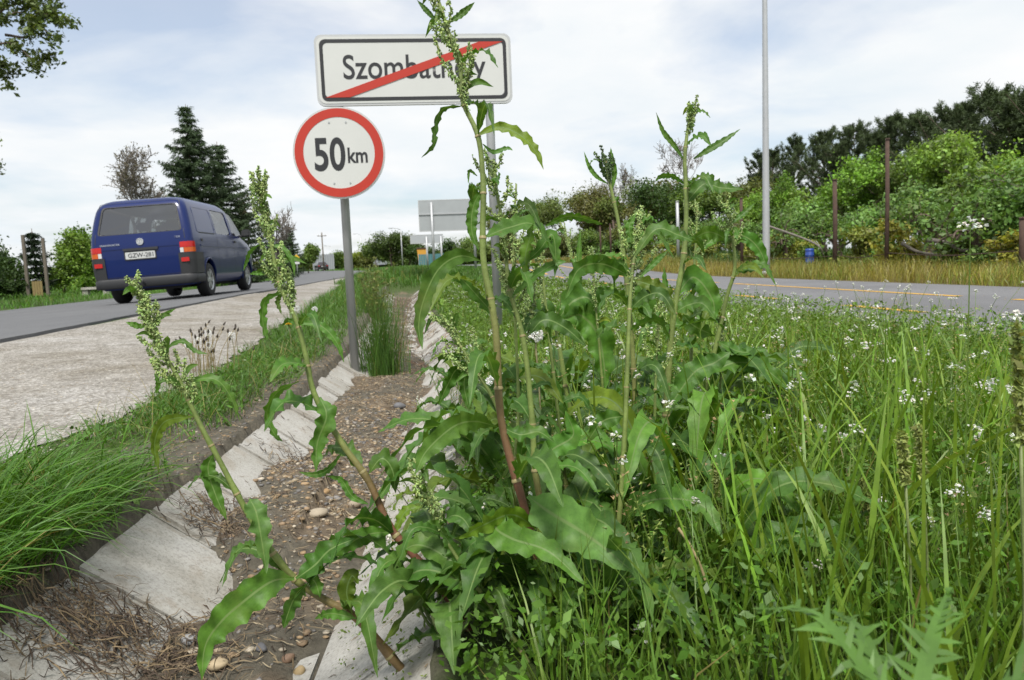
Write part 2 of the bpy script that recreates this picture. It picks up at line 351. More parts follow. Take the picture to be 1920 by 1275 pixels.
def slab_mesh(seed, w, ln, th):
    r = random.Random(seed); bm = bmesh.new(); bmesh.ops.create_cube(bm, size=1)
    for v in bm.verts: v.co = Vector((v.co.x * w, v.co.y * ln, v.co.z * th))
    bmesh.ops.bevel(bm, geom=bm.edges[:], offset=.009, segments=2, affect='EDGES')
    # half-lap ledge along one joint
    res = bmesh.ops.create_cube(bm, size=1)
    for v in res['verts']: v.co = Vector((v.co.x * (w - .006), v.co.y * .036 + ln / 2 + .008, v.co.z * th * .5 + th * .25 - .008))
    for v in bm.verts: v.co += Vector((r.uniform(-1, 1), r.uniform(-1, 1), r.uniform(-1, 1))) * .0022
    me = bpy.data.meshes.new('slab'); bm.to_mesh(me); bm.free(); me.materials.append(MT['slab']); return me
side_m = [slab_mesh(k, .335, .365, .05) for k in range(4)]; bot_m = [slab_mesh(20 + k, .285, .365, .05) for k in range(3)]
sl = math.atan2(.19, .28)
for k in range(52):
    y = .78 + .4 * k - .4
    ang = math.atan2(float(xc(y + .2) - xc(y - .2)), .4); x0 = float(xc(y))
    for side in (-1, 0, 1):
        if side == 0:
            o = bpy.data.objects.new('slab', rnd.choice(bot_m)); lx, lz, tilt = 0, -.19 - .025, 0
        else:
            o = bpy.data.objects.new('slab', rnd.choice(side_m)); lx, lz, tilt = side * (.29 + .013), -.095 - .022, -side * sl
        link(o, ditch)
        w = .004 + .012 * (k > 8)
        R = Matrix.Rotation(-ang + rnd.gauss(0, .012), 4, 'Z') @ Matrix.Rotation(tilt + rnd.gauss(0, .02), 4, 'Y') @ Matrix.Rotation(rnd.gauss(0, .012), 4, 'X')
        o.matrix_local = Matrix.Translation((x0 + lx + rnd.gauss(0, w), y + rnd.gauss(0, .004), lz + rnd.gauss(0, .004))) @ R
# ------------------------------------------------------------------ trees
def leaf_cloud(cent, rad, n, size, base, var=.25, clump=.3, flat=.35, long=1.5, seed=0, squash=(1, 1, .8)):
    """n leaf quads around every centre -> verts, quads, colours"""
    r = np.random.default_rng(seed); cent = np.asarray(cent, float); K = len(cent); rad = np.broadcast_to(np.asarray(rad, float), (K,))
    ci = np.repeat(np.arange(K), n); N = len(ci)
    d = norm(r.normal(size=(N, 3))); rr = r.random(N) ** .5 * np.where(r.random(N) > .86, 1.45, 1.)
    p = cent[ci] + d * (rad[ci] * rr)[:, None] * np.array(squash)
    nr = norm(r.normal(size=(N, 3)) + d * .6 + np.array([0, 0, flat * 2])); a = norm(np.cross(nr, r.normal(size=(N, 3)))); b2 = np.cross(nr, a)
    s = size * (.45 + 1.15 * r.random(N) ** 1.6); a = a * (s * long / 2)[:, None]; b2 = b2 * (s / 2)[:, None]
    V = np.stack([p - a, p + b2 * .9 - a * .05, p + a, p - b2 * .9 - a * .05], 1).reshape(-1, 3)
    f = np.arange(N * 4).reshape(-1, 4)
    base = np.asarray(base, float); cc = base * (1 + (r.random((K, 1)) - .5) * 2 * clump)[ci] * (1 + (r.random((N, 1)) - .5) * 2 * var)
    cc = cc * (1 + (r.random((N, 3)) - .5) * .16)
    return V, f, np.repeat(cc, 4, 0)
def branching(h, seed, r0=.12, levels=3, spread=.9, first=.3, up=.35, kids=(4, 6), gnarl=.12, lean=(0, 0), top=.62):
    """local tubes and twig points of a tree of height h standing at the origin"""
    r = random.Random(seed); tubes = []; ends = []
    def limb(p, d, ln, rad, lev):
        n = 6; pts = [np.array(p)]; dd = np.array(d, float)
        for i in range(n):
            dd = dd + np.array([r.gauss(0, gnarl), r.gauss(0, gnarl), r.gauss(0, gnarl) + up * .12 * (lev > 0)]); dd = dd / np.linalg.norm(dd)
            pts.append(pts[-1] + dd * ln / n)
        rr = np.linspace(rad, rad * (.45 if lev < levels else .25), n + 1); tubes.append((np.array(pts), rr, lev))
        if lev >= levels:
            ends.append(pts[-1]); ends.append(pts[-3]); return
        for k in range(r.randint(*kids)):
            t = r.uniform(.35 if lev else first, 1.); i = min(int(t * n), n - 1); q = pts[i] + (pts[i + 1] - pts[i]) * (t * n - i)
            ax = np.array([r.gauss(0, 1), r.gauss(0, 1), r.gauss(0, .5)]); ax = ax - dd * (ax @ dd); ax /= np.linalg.norm(ax)
            nd = dd * (1 - spread * .5) + ax * spread; nd[2] += up * .5; nd /= np.linalg.norm(nd)
            limb(q, nd, ln * r.uniform(.42, .68), rad * (1 - t * .5) * .55, lev + 1)
        ends.append(pts[-1])
    limb((0, 0, -.1), (lean[0], lean[1], 1), h * top, r0, 0)
    return tubes, np.array(ends)
def fit_height(tubes, ends, h, pad):
    mx = max(ends[:, 2].max(), .1); s = (h - pad) / mx
    return [(p * np.array([s ** .5, s ** .5, s]), rr, lv) for p, rr, lv in tubes], ends * np.array([s ** .5, s ** .5, s])
def trunk_obj(tubes, parent, mat, name='trunk', minr=.006):
    A = Acc()
    for p, rr, lev in tubes:
        v, f = tube(p, np.maximum(rr, minr), 7 if lev == 0 else (5 if lev == 1 else 4), cap=False); A.add(v, f)
    return A.build(name, mat, parent)
def broadleaf(name, label, cat, loc, h, width, color, seed, leaf=.13, n=70, bark='bark', levels=3, group=None, r0=None, first=.25, clump=.3, crad=.55, gnarl=.12, up=.35, top=.6, kids=(4, 6), maxend=150, lean=(0, 0), thin=1.):
    z = float(H(loc[0], loc[1])); root = thing(name, label, cat, (loc[0], loc[1], z), 0, group)
    tb, en = branching(h, seed, r0 or h * .022, levels, .9, first, up, kids, gnarl, lean, top)
    cr = (width * .13 + crad * .3) * thin; tb, en = fit_height(tb, en, h, cr)
    rad = np.percentile(np.hypot(en[:, 0], en[:, 1]), 92); s = max(.2, (width / 2 - cr)) / max(rad, .05)
    tb = [(p * np.array([s, s, 1]), rr, lv) for p, rr, lv in tb]; en = en * np.array([s, s, 1])
    trunk_obj(tb, root, MT[bark])
    r = np.random.default_rng(seed)
    if len(en) > maxend: en = en[r.choice(len(en), maxend, replace=False)]
    v, f, c = leaf_cloud(en, cr * (.6 + .7 * r.random(len(en))), n, leaf, color, .28, clump, .3, 1.5, seed)
    nobj('crown', v, f, MT['tree_leaf'], root, c, smooth=False)
    return root
def bare_tree(name, label, loc, h, width, seed, color=(.1, .08, .07), bud=None, minr=.012, group=None, mat='bark_grey'):
    z = float(H(loc[0], loc[1])); root = thing(name, label, 'tree', (loc[0], loc[1], z), 0, group)
    tb, en = branching(h, seed, h * .02, 4, .85, .25, .4, (4, 6), .14, (0, 0), .6)
    tb, en = fit_height(tb, en, h, .1); rad = np.percentile(np.hypot(en[:, 0], en[:, 1]), 95); s = width / 2 / rad
    tb = [(p * np.array([s, s, 1]), rr, lv) for p, rr, lv in tb]; en = en * np.array([s, s, 1])
    trunk_obj([q for q in tb if q[2] < 3], root, MT[mat], 'trunk', minr)
    trunk_obj([q for q in tb if q[2] >= 3], root, MT[mat], 'crown', minr)
    if bud is not None:
        v, f, c = leaf_cloud(en, .2, 2, .07, bud, .3, .3, .2, 1.3, seed); nobj('leaves', v, f, MT['tree_leaf'], root, c, smooth=False)
    return root
def spruce(name, label, loc, h, width, seed, color=(.048, .072, .044), group=None, n=9):
    z = float(H(loc[0], loc[1])); root = thing(name, label, 'tree', (loc[0], loc[1], z), 0, group); r = np.random.default_rng(seed)
    A = Acc(); v, f = tube(np.array([[0, 0, -.2], [0, 0, h * .5], [0, 0, h]]), [h * .018, h * .011, .012], 7); A.add(v, f)
    Pp = []; Dd = []
    lev = np.arange(.35, h - .1, .30)
    for zz in lev:
        k = r.integers(8, 12); R_ = (width / 2) * (1 - zz / h) ** .85 * (.78 + .4 * r.random()) + .08
        for a in r.random(k) * 6.28:
            ln = R_ * (.65 + .5 * r.random()); d = np.array([math.cos(a), math.sin(a), 0.]); nn = max(3, int(ln / .09))
            tt = np.linspace(0.05, 1, nn)[:, None]; pt = np.array([0, 0, zz]) + d * ln * tt + np.array([0, 0, 1.]) * (-.30 * ln * tt + .34 * ln * tt ** 2.2)
            Pp.append(pt); Dd.append(np.repeat(d[None], nn, 0))
            if ln > .5: A.add(*tube(pt[::max(1, nn // 4)], np.linspace(.02, .006, len(pt[::max(1, nn // 4)])), 3, cap=False))
    A.build('trunk', MT['bark'], root)
    p = np.concatenate(Pp); d = np.concatenate(Dd); p = np.repeat(p, n, 0); d = np.repeat(d, n, 0); N = len(p)
    sd = np.cross(d, [0, 0, 1.]); dirv = norm(d * .5 + sd * r.normal(size=(N, 1)) * .8 + np.array([0, 0, -.45]) + r.normal(size=(N, 3)) * .3)
    ln = (.14 + .14 * r.random(N))[:, None]; wv = norm(np.cross(dirv, r.normal(size=(N, 3)))) * .024
    p = p + r.normal(size=(N, 3)) * .05
    V = np.stack([p - wv, p + wv, p + dirv * ln + wv * .4, p + dirv * ln - wv * .4], 1).reshape(-1, 3)
    c = np.asarray(color) * (.6 + .9 * r.random((N, 1))); nobj('crown', V, np.arange(N * 4).reshape(-1, 4), MT['needle'], root, np.repeat(c, 4, 0), smooth=False)
    return root
def pine(name, label, loc, h, width, seed, color=(.066, .088, .052), group=None, n=34):
    z = float(H(loc[0], loc[1])); root = thing(name, label, 'tree', (loc[0], loc[1], z), 0, group); r = np.random.default_rng(seed)
    A = Acc(); tp = np.array([[0, 0, -.2], [r.normal() * .1, r.normal() * .1, h * .5], [r.normal() * .15, r.normal() * .15, h]]); path = catmull(tp, 9); A.add(*tube(path, np.linspace(h * .016, .02, 9), 7))
    cen = []; dr = []
    for zz in np.arange(h * .25, h - .15, .45):
        t = zz / h; R_ = (width / 2) * min(1., (1.02 - t) * 2.0) ** .8 * (.55 + .6 * r.random())
        for a in r.random(r.integers(4, 7)) * 6.28:
            ln = max(.2, R_ * (.55 + .55 * r.random())); d = np.array([math.cos(a), math.sin(a), .15 + .5 * t + .2 * r.random()])
            b0 = np.array([np.interp(zz, path[:, 2], path[:, 0]), np.interp(zz, path[:, 2], path[:, 1]), zz]); tt = np.linspace(0, 1, 6)[:, None]; pts = b0 + d * ln * tt + np.array([0, 0, .35 * ln]) * tt ** 2.5
            A.add(*tube(pts, np.linspace(.045, .012, 6), 4, cap=False))
            sdv = np.array([-d[1], d[0], 0])
            for q in (2, 3, 4, 5):
                for s in ((-1, 0, 1) if q > 2 else (0,)):
                    cen.append(pts[q] + sdv * s * ln * .16 * r.uniform(.5, 1.3) + r.normal(size=3) * .05); dr.append(norm(d + sdv * s * .5 + np.array([0, 0, .7])))
    for k in range(4): cen.append(path[-1] - np.array([0, 0, .14 * k])); dr.append(np.array([0, 0, 1.]))
    A.build('trunk', MT['bark'], root)
    cen = np.array(cen); dr = np.array(dr); ci = np.repeat(np.arange(len(cen)), n); N = len(ci)
    d = norm(r.normal(size=(N, 3)) * .75 + dr[ci] * .8); p = cen[ci] + dr[ci] * (r.random((N, 1)) - .5) * .22 + r.normal(size=(N, 3)) * .05; ln = (.13 + .11 * r.random(N))[:, None]; wv = norm(np.cross(d, r.normal(size=(N, 3)))) * .018
    V = np.stack([p - wv, p + wv, p + d * ln + wv * .4, p + d * ln - wv * .4], 1).reshape(-1, 3)
    c = np.asarray(color) * (.6 + .8 * r.random((len(cen), 1)))[ci] * (.75 + .5 * r.random((N, 1)))
    nobj('crown', V, np.arange(N * 4).reshape(-1, 4), MT['needle'], root, np.repeat(c, 4, 0), smooth=False); return root
def copy_tree(src, label, loc, sxy, sz, rz, group):
    """another tree of the same kind: copies of the thing and of its parts"""
    o = src.copy(); col.objects.link(o); o.location = (loc[0], loc[1], float(H(*loc))); o.scale = (sxy, sxy, sz); o.rotation_euler = (0, 0, rz); tag(o, label, None, group)
    for ch in src.children:
        c = ch.copy(); col.objects.link(c); c.parent = o
    return o
def grove(specs, builder, nproto, label, group):
    """specs (px, x, py, width, ...); the first nproto are built, the rest copied from them"""
    pro = []
    for k, sp_ in enumerate(specs):
        px, x, py, w = sp_[:4]; l1 = at(px, x=x); h_ = max(.8, hgt(px, py, l1)); lb = label if isinstance(label, str) else label[k]
        if k < nproto: pro.append((builder(k, l1, h_, w, sp_[4] if len(sp_) > 4 else None, lb, group), h_, w))
        else:
            src, h0, w0 = pro[k % nproto]; copy_tree(src, lb, l1, w / w0, h_ / h0, rnd.uniform(0, 6.28), group)
def at(px, x=None, y=None):
    """ground spot in the picture column px at a given x or y (flat-ground estimate)"""
    v = ray(px, 497)
    k = x / v[0] if x is not None else y / v[1]; p = CAM + v * k; return (float(p[0]), float(p[1]))
def hgt(px, py, loc):
    """height above the ground of a thing at loc whose top shows at (px, py)"""
    v = ray(px, py); k = math.hypot(loc[0], loc[1]) / math.hypot(v[0], v[1]); return float(CAM[2] + v[2] * k - H(loc[0], loc[1]))
BG = (.15, .235, .045); MG = (.115, .17, .045); DG = (.05, .09, .026); OL = (.12, .135, .042); YG = (.19, .23, .04)
# left of the road
l1 = at(372, y=46); spruce('spruce_tree', 'tall dark spruce with pointed top behind the blue van', l1, hgt(370, 196, l1), 6.4, 11)
l1 = at(424, y=48); spruce('spruce_tree', 'shorter broad dark spruce right beside the tall pointed one', l1, hgt(415, 265, l1), 7.4, 12)
l1 = at(455, y=49); broadleaf('budding_tree', 'brownish tree with thin young leaves beside the two spruces', 'tree', l1, hgt(465, 345, l1), 3.2, (.10, .085, .045), 13, .10, 30)
l1 = at(520, y=62); bare_tree('bare_tree', 'thin leafless tree standing on the road side of the spruces', l1, hgt(515, 365, l1), 3.6, 15, minr=.016)
l1 = at(262, y=47); bare_tree('bare_tree', 'wide leafless tree showing above the roof of the blue van', l1, hgt(262, 268, l1), 5.6, 16, bud=(.12, .10, .08), minr=.016)
l1 = at(548, y=92); spruce('spruce_tree', 'small far conifer near the bend of the road', l1, hgt(556, 425, l1), 3.6, 17)
l1 = at(538, y=96); broadleaf('roadside_tree', 'dark bare-looking tree beside the small far conifer', 'tree', l1, hgt(535, 432, l1), 3.6, (.045, .045, .035), 18, .13, 30)
l1 = at(578, y=104); broadleaf('roadside_tree', 'rounded green tree near the yellow warning sign', 'tree', l1, hgt(575, 452, l1), 4.2, MG, 19, .18, 50)
for k, (px, x, py, w, c_, lb) in enumerate([(118, -16.4, 418, 2.4, BG, 'light green shrub next to the tall gate posts'), (150, -16.6, 416, 2.6, (.11, .2, .03), 'light green shrub between two others near the van'), (184, -16.8, 420, 3.0, BG, 'light green shrub partly hidden by the van'), (20, -17.5, 440, 4.2, DG, 'dark leafy shrub on the outer side of the gate posts'), (-40, -17, 400, 4.5, DG, 'dark leafy shrub under the overhanging tree')]):
    l1 = at(px, x=x); broadleaf('shrub', lb, 'shrub', l1, hgt(px, py, l1), w, c_, 30 + k, .09, 130, first=.02, up=.5, top=.5, r0=.05, kids=(5, 7), maxend=110, clump=.4)
l1 = at(66, x=-16.9); spruce('column_conifer', 'narrow dark evergreen between two wooden posts', l1, hgt(62, 428, l1), 1.5, 36, (.016, .028, .016))
l1 = at(-165, x=-13.2); ot = broadleaf('overhanging_tree', 'broad tree whose leafy branches hang over the far roadside', 'tree', l1, 8.3, 7.2, (.06, .09, .03), 38, .085, 45, first=.3, up=.1, kids=(5, 6), maxend=260, crad=.4)
Ad = float(np.linalg.norm(np.array([l1[0], l1[1]]) ) ); OV = [(-120, 120), (-60, 70), (-10, 40), (40, 20), (90, 60), (118, 78)]; dz_ = proj(np.array([l1[0], l1[1], 3.]))[2]
lim = Acc(); cen = []
for pts in (OV, [(-100, 130), (-40, 100), (20, 80), (60, 110), (100, 105)], [(-40, 70), (10, 30), (50, 5), (100, 10)], [(-60, 100), (-10, 120), (5, 140)], [(-120, 220), (-60, 235), (-22, 250)], [(-120, 330), (-60, 315), (-24, 318)], [(0, 60), (40, 60), (80, 35), (120, 30)], [(-20, 20), (30, -20), (90, -40)]):
    pp = catmull([P(a_, b_, dz_) + np.array([0, rnd.uniform(-.4, .4), 0]) for a_, b_ in pts], 14); lim.add(*tube(pp, np.linspace(.04, .008, 14), 5, False)); cen += list(pp[4:] + rng.normal(size=(10, 3)) * .10) + list(pp[7:] + rng.normal(size=(7, 3)) * .2)
o = tag(lim.build('limbs', MT['bark'], ot), kind='stuff'); o.data.transform(Matrix.Translation(-ot.location))
v, f, c = leaf_cloud(np.array(cen) - np.array(ot.location), .22, 42, .075, (.09, .12, .04), .3, .35, .3, 1.8, 77); nobj('leaf_sprays', v, f, MT['tree_leaf'], ot, c, smooth=False)
# far centre
for k, (px, y, py, w, c_, lb) in enumerate([
    (735, 120, 424, 7.5, (.07, .105, .03), 'large rounded tree beyond the grass between truck and sign boards'),
    (768, 124, 436, 6, OL, 'olive green tree behind the small white board'),
    (705, 128, 450, 5, MG, 'lower rounded tree at the side of the large one'),
    (800, 118, 452, 6, DG, 'dark green tree behind the grey sign board'),
    (845, 112, 440, 7, DG, 'tall dark tree behind the tall grass and the second sign post'),
    (890, 106, 436, 7, MG, 'green tree filling the gap behind the dock stems'),
    (660, 150, 468, 5, YG, 'bright yellow-green tree behind the white building'),
    (632, 160, 466, 6, MG, 'small far green tree behind the round sign post')]):
    l1 = at(px, y=y); broadleaf('far_tree', lb, 'tree', l1, hgt(px, py, l1), w, c_, 50 + k, .17, 110, maxend=120, first=.05)
# right: thicket from far to near
gF = 'trees of the far thicket beyond the cycle path'
HB = []
for k, (px, y, h_, w) in enumerate([(640, 175, 3.2, 9), (690, 150, 3.0, 8), (720, 150, 3.0, 8), (760, 140, 3.2, 8), (575, 150, 3, 8), (605, 200, 3.4, 10), (665, 165, 3, 9), (745, 150, 3, 8), (790, 130, 3, 7), (825, 125, 3.2, 7), (860, 120, 3.2, 7), (895, 115, 3.4, 7), (925, 110, 3.4, 7), (955, 105, 3.6, 7), (550, 140, 3, 8), (525, 130, 3, 7), (500, 120, 3, 7)]):
    l1 = at(px, y=y); lb = 'dense green hedge bush closing the view beyond the far grass'; g_ = 'hedge bushes beyond the far grass'
    if k < 3: HB.append((broadleaf('hedge_bush', lb, 'shrub', l1, h_, w, (MG, OL, DG)[k], 230 + k, .2, 110, group=g_, first=.02, r0=.05, top=.5, maxend=80, clump=.4), h_, w))
    else: src, h0, w0 = HB[k % 3]; copy_tree(src, lb, l1, w / w0, h_ / h0, rnd.uniform(0, 6.28), g_)
BL = lambda nm, cat, s0, **kw: (lambda k, l1, h_, w, c_, lb, g: broadleaf(nm, lb, cat, l1, h_, w, c_, s0 + k, group=g, **kw))
grove([(930, 14, 380, 8, MG), (965, 16, 372, 8, OL), (1050, 18, 348, 8, (.11, .14, .04)), (1130, 19, 330, 8, (.13, .125, .05)), (1260, 21, 315, 8, DG), (1010, 17, 356, 8), (1090, 18, 335, 8), (1165, 20, 330, 7), (1215, 20, 320, 8), (1300, 21, 330, 8), (1345, 22, 330, 8), (1400, 22, 318, 7)], BL('thicket_tree', 'tree', 70, leaf=.15, n=110, maxend=120, first=.05), 5, 'olive green tree in the far thicket beyond the cycle path', gF)
grove([(940, 12.5, 440, 5, MG), (1000, 13, 440, 5, OL), (1070, 13.5, 428, 5, (.11, .12, .05)), (1130, 14.5, 425, 5), (1030, 15, 430, 5), (975, 14, 435, 5), (1100, 15, 420, 5), (1180, 16, 415, 5), (1240, 16, 415, 4.5), (1310, 16, 410, 4.5), (1370, 16.5, 400, 4)], BL('thicket_shrub', 'shrub', 180, leaf=.13, n=110, first=.02, r0=.04, top=.5, maxend=70, clump=.4), 3, 'dense olive shrub filling the foot of the far thicket', 'shrubs at the foot of the far thicket')
l1 = at(1318, x=30); bare_tree('bare_tree', 'leafless spreading tree rising above the green thicket', l1, hgt(1320, 258, l1), 9.5, 90, minr=.022)
l1 = at(1165, x=24); bare_tree('bare_tree', 'slim budding tree standing above the olive thicket', l1, hgt(1165, 305, l1), 5, 91, bud=(.13, .11, .06), minr=.02)
gP = 'dark pines behind the orchard'
grove([(1450, 33, 285, 5), (1545, 32, 248, 5), (1672, 31, 214, 4.4), (1852, 28, 176, 5.4), (1490, 33, 262, 4.5), (1600, 31, 236, 4.6), (1722, 30, 212, 4.4), (1782, 29, 206, 4.6), (1806, 29, 200, 4), (1900, 27, 182, 5), (1950, 27, 160, 5.5), (2010, 27, 150, 5.5), (1425, 25, 290, 3.8), (1575, 30, 270, 4), (1640, 30, 245, 4), (1750, 31, 235, 4.5)], lambda k, l1, h_, w, c_, lb, g: pine('pine_tree', lb, l1, h_, w, 100 + k, group=g), 4, 'dark pine rising behind the bright green trees', gP)
gB = 'bright green trees behind the orchard'
grove([(1500, 19, 330, 4.4, BG), (1580, 19.5, 262, 5, (.14, .25, .04)), (1640, 20, 300, 4.5, MG), (1735, 20, 232, 5, (.16, .24, .055)), (1800, 19.5, 228, 4.6), (1470, 19, 318, 3.6), (1870, 19, 300, 4.5), (1940, 18.5, 280, 5), (1420, 20, 340, 4)], BL('leafy_tree', 'tree', 120, leaf=.085, n=150, maxend=90, first=.1, clump=.5, crad=.25, thin=.72), 4, 'bright green leafy tree between the orchard and the pines', gB)
gO = 'gnarled orchard trees by the cycle path'
grove([(1470, 13.2, 365, 3.4, (.12, .21, .06)), (1545, 12.8, 350, 3.4, (.13, .22, .07)), (1630, 12.6, 345, 3.2, (.11, .2, .055)), (1720, 12.6, 322, 3.6, (.13, .22, .07)), (1885, 12.2, 280, 3.8, (.11, .19, .055)), (1800, 12.4, 335, 3.4), (1395, 13.6, 392, 3.6), (1970, 12, 260, 4), (1330, 14, 410, 3.6), (1275, 14.4, 420, 4), (1210, 14.8, 425, 4.4), (1150, 15, 432, 4.4)], BL('orchard_tree', 'tree', 140, leaf=.07, n=62, r0=.12, first=.42, gnarl=.24, up=.25, maxend=70, crad=.10, clump=.5, thin=.75, lean=(.3, .1)), 5, 'low gnarled orchard tree behind the rusty fence posts', gO)
grove([(1500, 11.6, 380, 2.6, (.12, .2, .06)), (1765, 11.4, 335, 2.8, (.13, .21, .06)), (1880, 11.3, 330, 2.8), (1590, 11.7, 390, 2.4)], BL('fruit_tree', 'tree', 210, leaf=.065, n=16, r0=.10, first=.45, gnarl=.34, up=.1, maxend=60, crad=.10, clump=.5, levels=2, thin=.8, bark='bark', lean=(-.35, .1)), 2, 'sparse fruit tree showing dark crooked limbs before the green trees', 'crooked fruit trees at the front of the orchard')
gS = 'low shrubs under the orchard trees'
grove([(1455, 11.2, 425, 1.5, (.22, .23, .05)), (1600, 10.9, 415, 1.5, (.2, .22, .06)), (1640, 11, 445, 1.4, (.11, .18, .05)), (1705, 10.9, 400, 1.5, (.26, .24, .05)), (1500, 11.3, 440, 1.4), (1770, 11, 440, 1.5), (1840, 10.8, 440, 1.5), (1905, 10.8, 430, 1.4), (1420, 11.6, 445, 1.5), (1340, 12, 455, 1.8), (1545, 11.2, 455, 1.3), (1260, 12.5, 460, 2)], BL('low_shrub', 'shrub', 160, leaf=.06, n=45, first=.02, r0=.03, top=.5, maxend=60, crad=.12, clump=.4), 4, 'low yellow-green shrub at the foot of the orchard trees', gS)
# ------------------------------------------------------------------ signs
def text_mesh(body, font_off=0.):
    cu = bpy.data.curves.new('t', 'FONT'); cu.body = body; cu.size = 1; cu.offset = font_off; cu.fill_mode = 'FRONT'; cu.resolution_u = 6
    o = bpy.data.objects.new('t', cu); col.objects.link(o); dg = bpy.context.evaluated_depsgraph_get()
    me = bpy.data.meshes.new_from_object(o.evaluated_get(dg)); bpy.data.objects.remove(o); bpy.data.curves.remove(cu); return me
def lettering(name, body, x0, x1, z0, z1, y, mat, parent, off=.01, flip=False):
    """text laid on a plane facing -y, its ink box fitted to x0..x1, z0..z1"""
    me = text_mesh(body, off); n = len(me.vertices); co = np.zeros(n * 3); me.vertices.foreach_get('co', co); co = co.reshape(-1, 3)
    mn, mx = co.min(0), co.max(0)
    v = np.stack([x0 + (co[:, 0] - mn[0]) / (mx[0] - mn[0]) * (x1 - x0), np.full(n, y), z0 + (co[:, 1] - mn[1]) / (mx[1] - mn[1]) * (z1 - z0)], -1)
    me.vertices.foreach_set('co', v.ravel()); me.materials.clear(); me.materials.append(mat); me.name = name; me.update()
    return link(bpy.data.objects.new(name, me), parent)
def rrect(w, h, r, n=6):
    p = []
    for cx, cz, a0 in ((w / 2 - r, h / 2 - r, 0), (-w / 2 + r, h / 2 - r, 90), (-w / 2 + r, -h / 2 + r, 180), (w / 2 - r, -h / 2 + r, 270)):
        for k in range(n + 1):
            a = math.radians(a0 + 90 * k / n); p.append((cx + r * math.cos(a), cz + r * math.sin(a)))
    return np.array(p)
def prism(outline, y0, y1):
    """outline (x, z) extruded from y0 to y1 -> verts, [ngon-as-fan tris, quads]"""
    n = len(outline); c = outline.mean(0)
    V = np.concatenate([np.stack([outline[:, 0], np.full(n, y0), outline[:, 1]], -1), np.stack([outline[:, 0], np.full(n, y1), outline[:, 1]], -1), [[c[0], y0, c[1]], [c[0], y1, c[1]]]])
    j = np.arange(n); k = (j + 1) % n
    return V, [np.stack([j, k, n + k, n + j], -1), np.concatenate([np.stack([np.full(n, 2 * n), k, j], -1), np.stack([np.full(n, 2 * n + 1), n + j, n + k], -1)])]
def ringprism(o1, o2, y0, y1):
    n = len(o1); mk = lambda o, y: np.stack([o[:, 0], np.full(n, y), o[:, 1]], -1)
    V = np.concatenate([mk(o1, y0), mk(o2, y0), mk(o2, y1), mk(o1, y1)]); j = np.arange(n); k = (j + 1) % n; q = []
    for a, b in ((0, 1), (1, 2), (2, 3), (3, 0)): q.append(np.stack([a * n + j, a * n + k, b * n + k, b * n + j], -1))
    return V, [np.concatenate(q)]
MT['sign_white'] = simple('sign_white_sheeting', (.54, .55, .53), .4, 0, .09, 3)
MT['sign_grey'] = simple('sign_rim', (.46, .47, .47), .45, .3, .08, 6)
MT['sign_black'] = simple('sign_black', (.018, .019, .022), .5, 0, .1)
MT['sign_red'] = simple('sign_red_sheeting', (.42, .03, .015), .4, 0, .08, 5)
MT['sign_back'] = simple('sign_back_aluminium', (.36, .38, .39), .5, .3, .1, 3)
D1 = 5.2
lp = P(658, 678, D1); lp = np.array([lp[0], lp[1], -.02])
tl, tr_, br, bl = P(588, 62, D1), P(955, 72, D1 + .14), P(962, 195, D1 + .14), P(597, 195, D1)
ang = math.atan2(tr_[1] - tl[1], tr_[0] - tl[0]) * .6
W = float(np.linalg.norm(tr_ - tl)); Hh = float((np.linalg.norm(tl - bl) + np.linalg.norm(tr_ - br)) / 2)
ctr = (tl + tr_ + br + bl) / 4
ts = thing('town_sign', 'white town exit sign with red diagonal bar on two grey posts', 'sign', (ctr[0], ctr[1], 0), ang)
zc_ = float(ctr[2])
def shift(v, dx=0, dy=0, dz=0): return np.asarray(v) + np.array([dx, dy, dz])
v, f = prism(rrect(W, Hh, .05), -.012, .012); nobj('rim', shift(v, dz=zc_), f, MT['sign_grey'], ts, smooth=False)
v, f = prism(rrect(W - .03, Hh - .03, .045), -.0145, -.012); plate = nobj('plate', shift(v, dz=zc_), f, MT['sign_white'], ts, smooth=False)
v, f = ringprism(rrect(W - .066, Hh - .062, .04), rrect(W - .112, Hh - .108, .03), -.0165, -.0145); nobj('border', shift(v, dz=zc_), f, MT['sign_black'], ts, smooth=False)
x0 = -W / 2; zb = zc_ - Hh / 2
lettering('lettering', 'Szombathely', x0 + .138 * W, x0 + .865 * W, zb + .265 * Hh, zb + .715 * Hh, -.0165, MT['sign_black'], ts, .008)
a_, b_ = np.array([-W / 2 + .055, -Hh / 2 + .055]), np.array([W / 2 - .055, Hh / 2 - .055]); wd = .165
bar = np.array([a_ , a_ + (wd * .9, 0), b_ , b_ - (wd * .9, 0)]); bar = np.array([a_, [a_[0] + wd, a_[1]], b_, [b_[0] - wd, b_[1]]])
v, f = prism(bar, -.0185, -.0166); nobj('red_bar', shift(v, dz=zc_), f, MT['sign_red'], ts, smooth=False)
ca, sa = math.cos(-ang), math.sin(-ang)
def loc2(p): d = np.array(p[:2]) - ctr[:2]; return np.array([d[0] * ca - d[1] * sa, d[0] * sa + d[1] * ca])
q = loc2(lp); pxl = q[0]
rp = P(931, 430, D1 + .14); qr = loc2(rp)
for xx, zbase in ((pxl, -.15), (float(qr[0]), -.1)):
    v, f = tube(np.array([[xx, .045, zbase], [xx, .045, zc_ - .2], [xx, .045, zc_ + Hh / 2 - .03]]), .030, 16); nobj('post', v, f, MT['zinc'], ts)
    for dz in (-.12, .12):
        v, f = box((xx, .016, zc_ + dz), (.10, .012, .035)); nobj('clamp', v, f, MT['zinc'], ts, smooth=False)
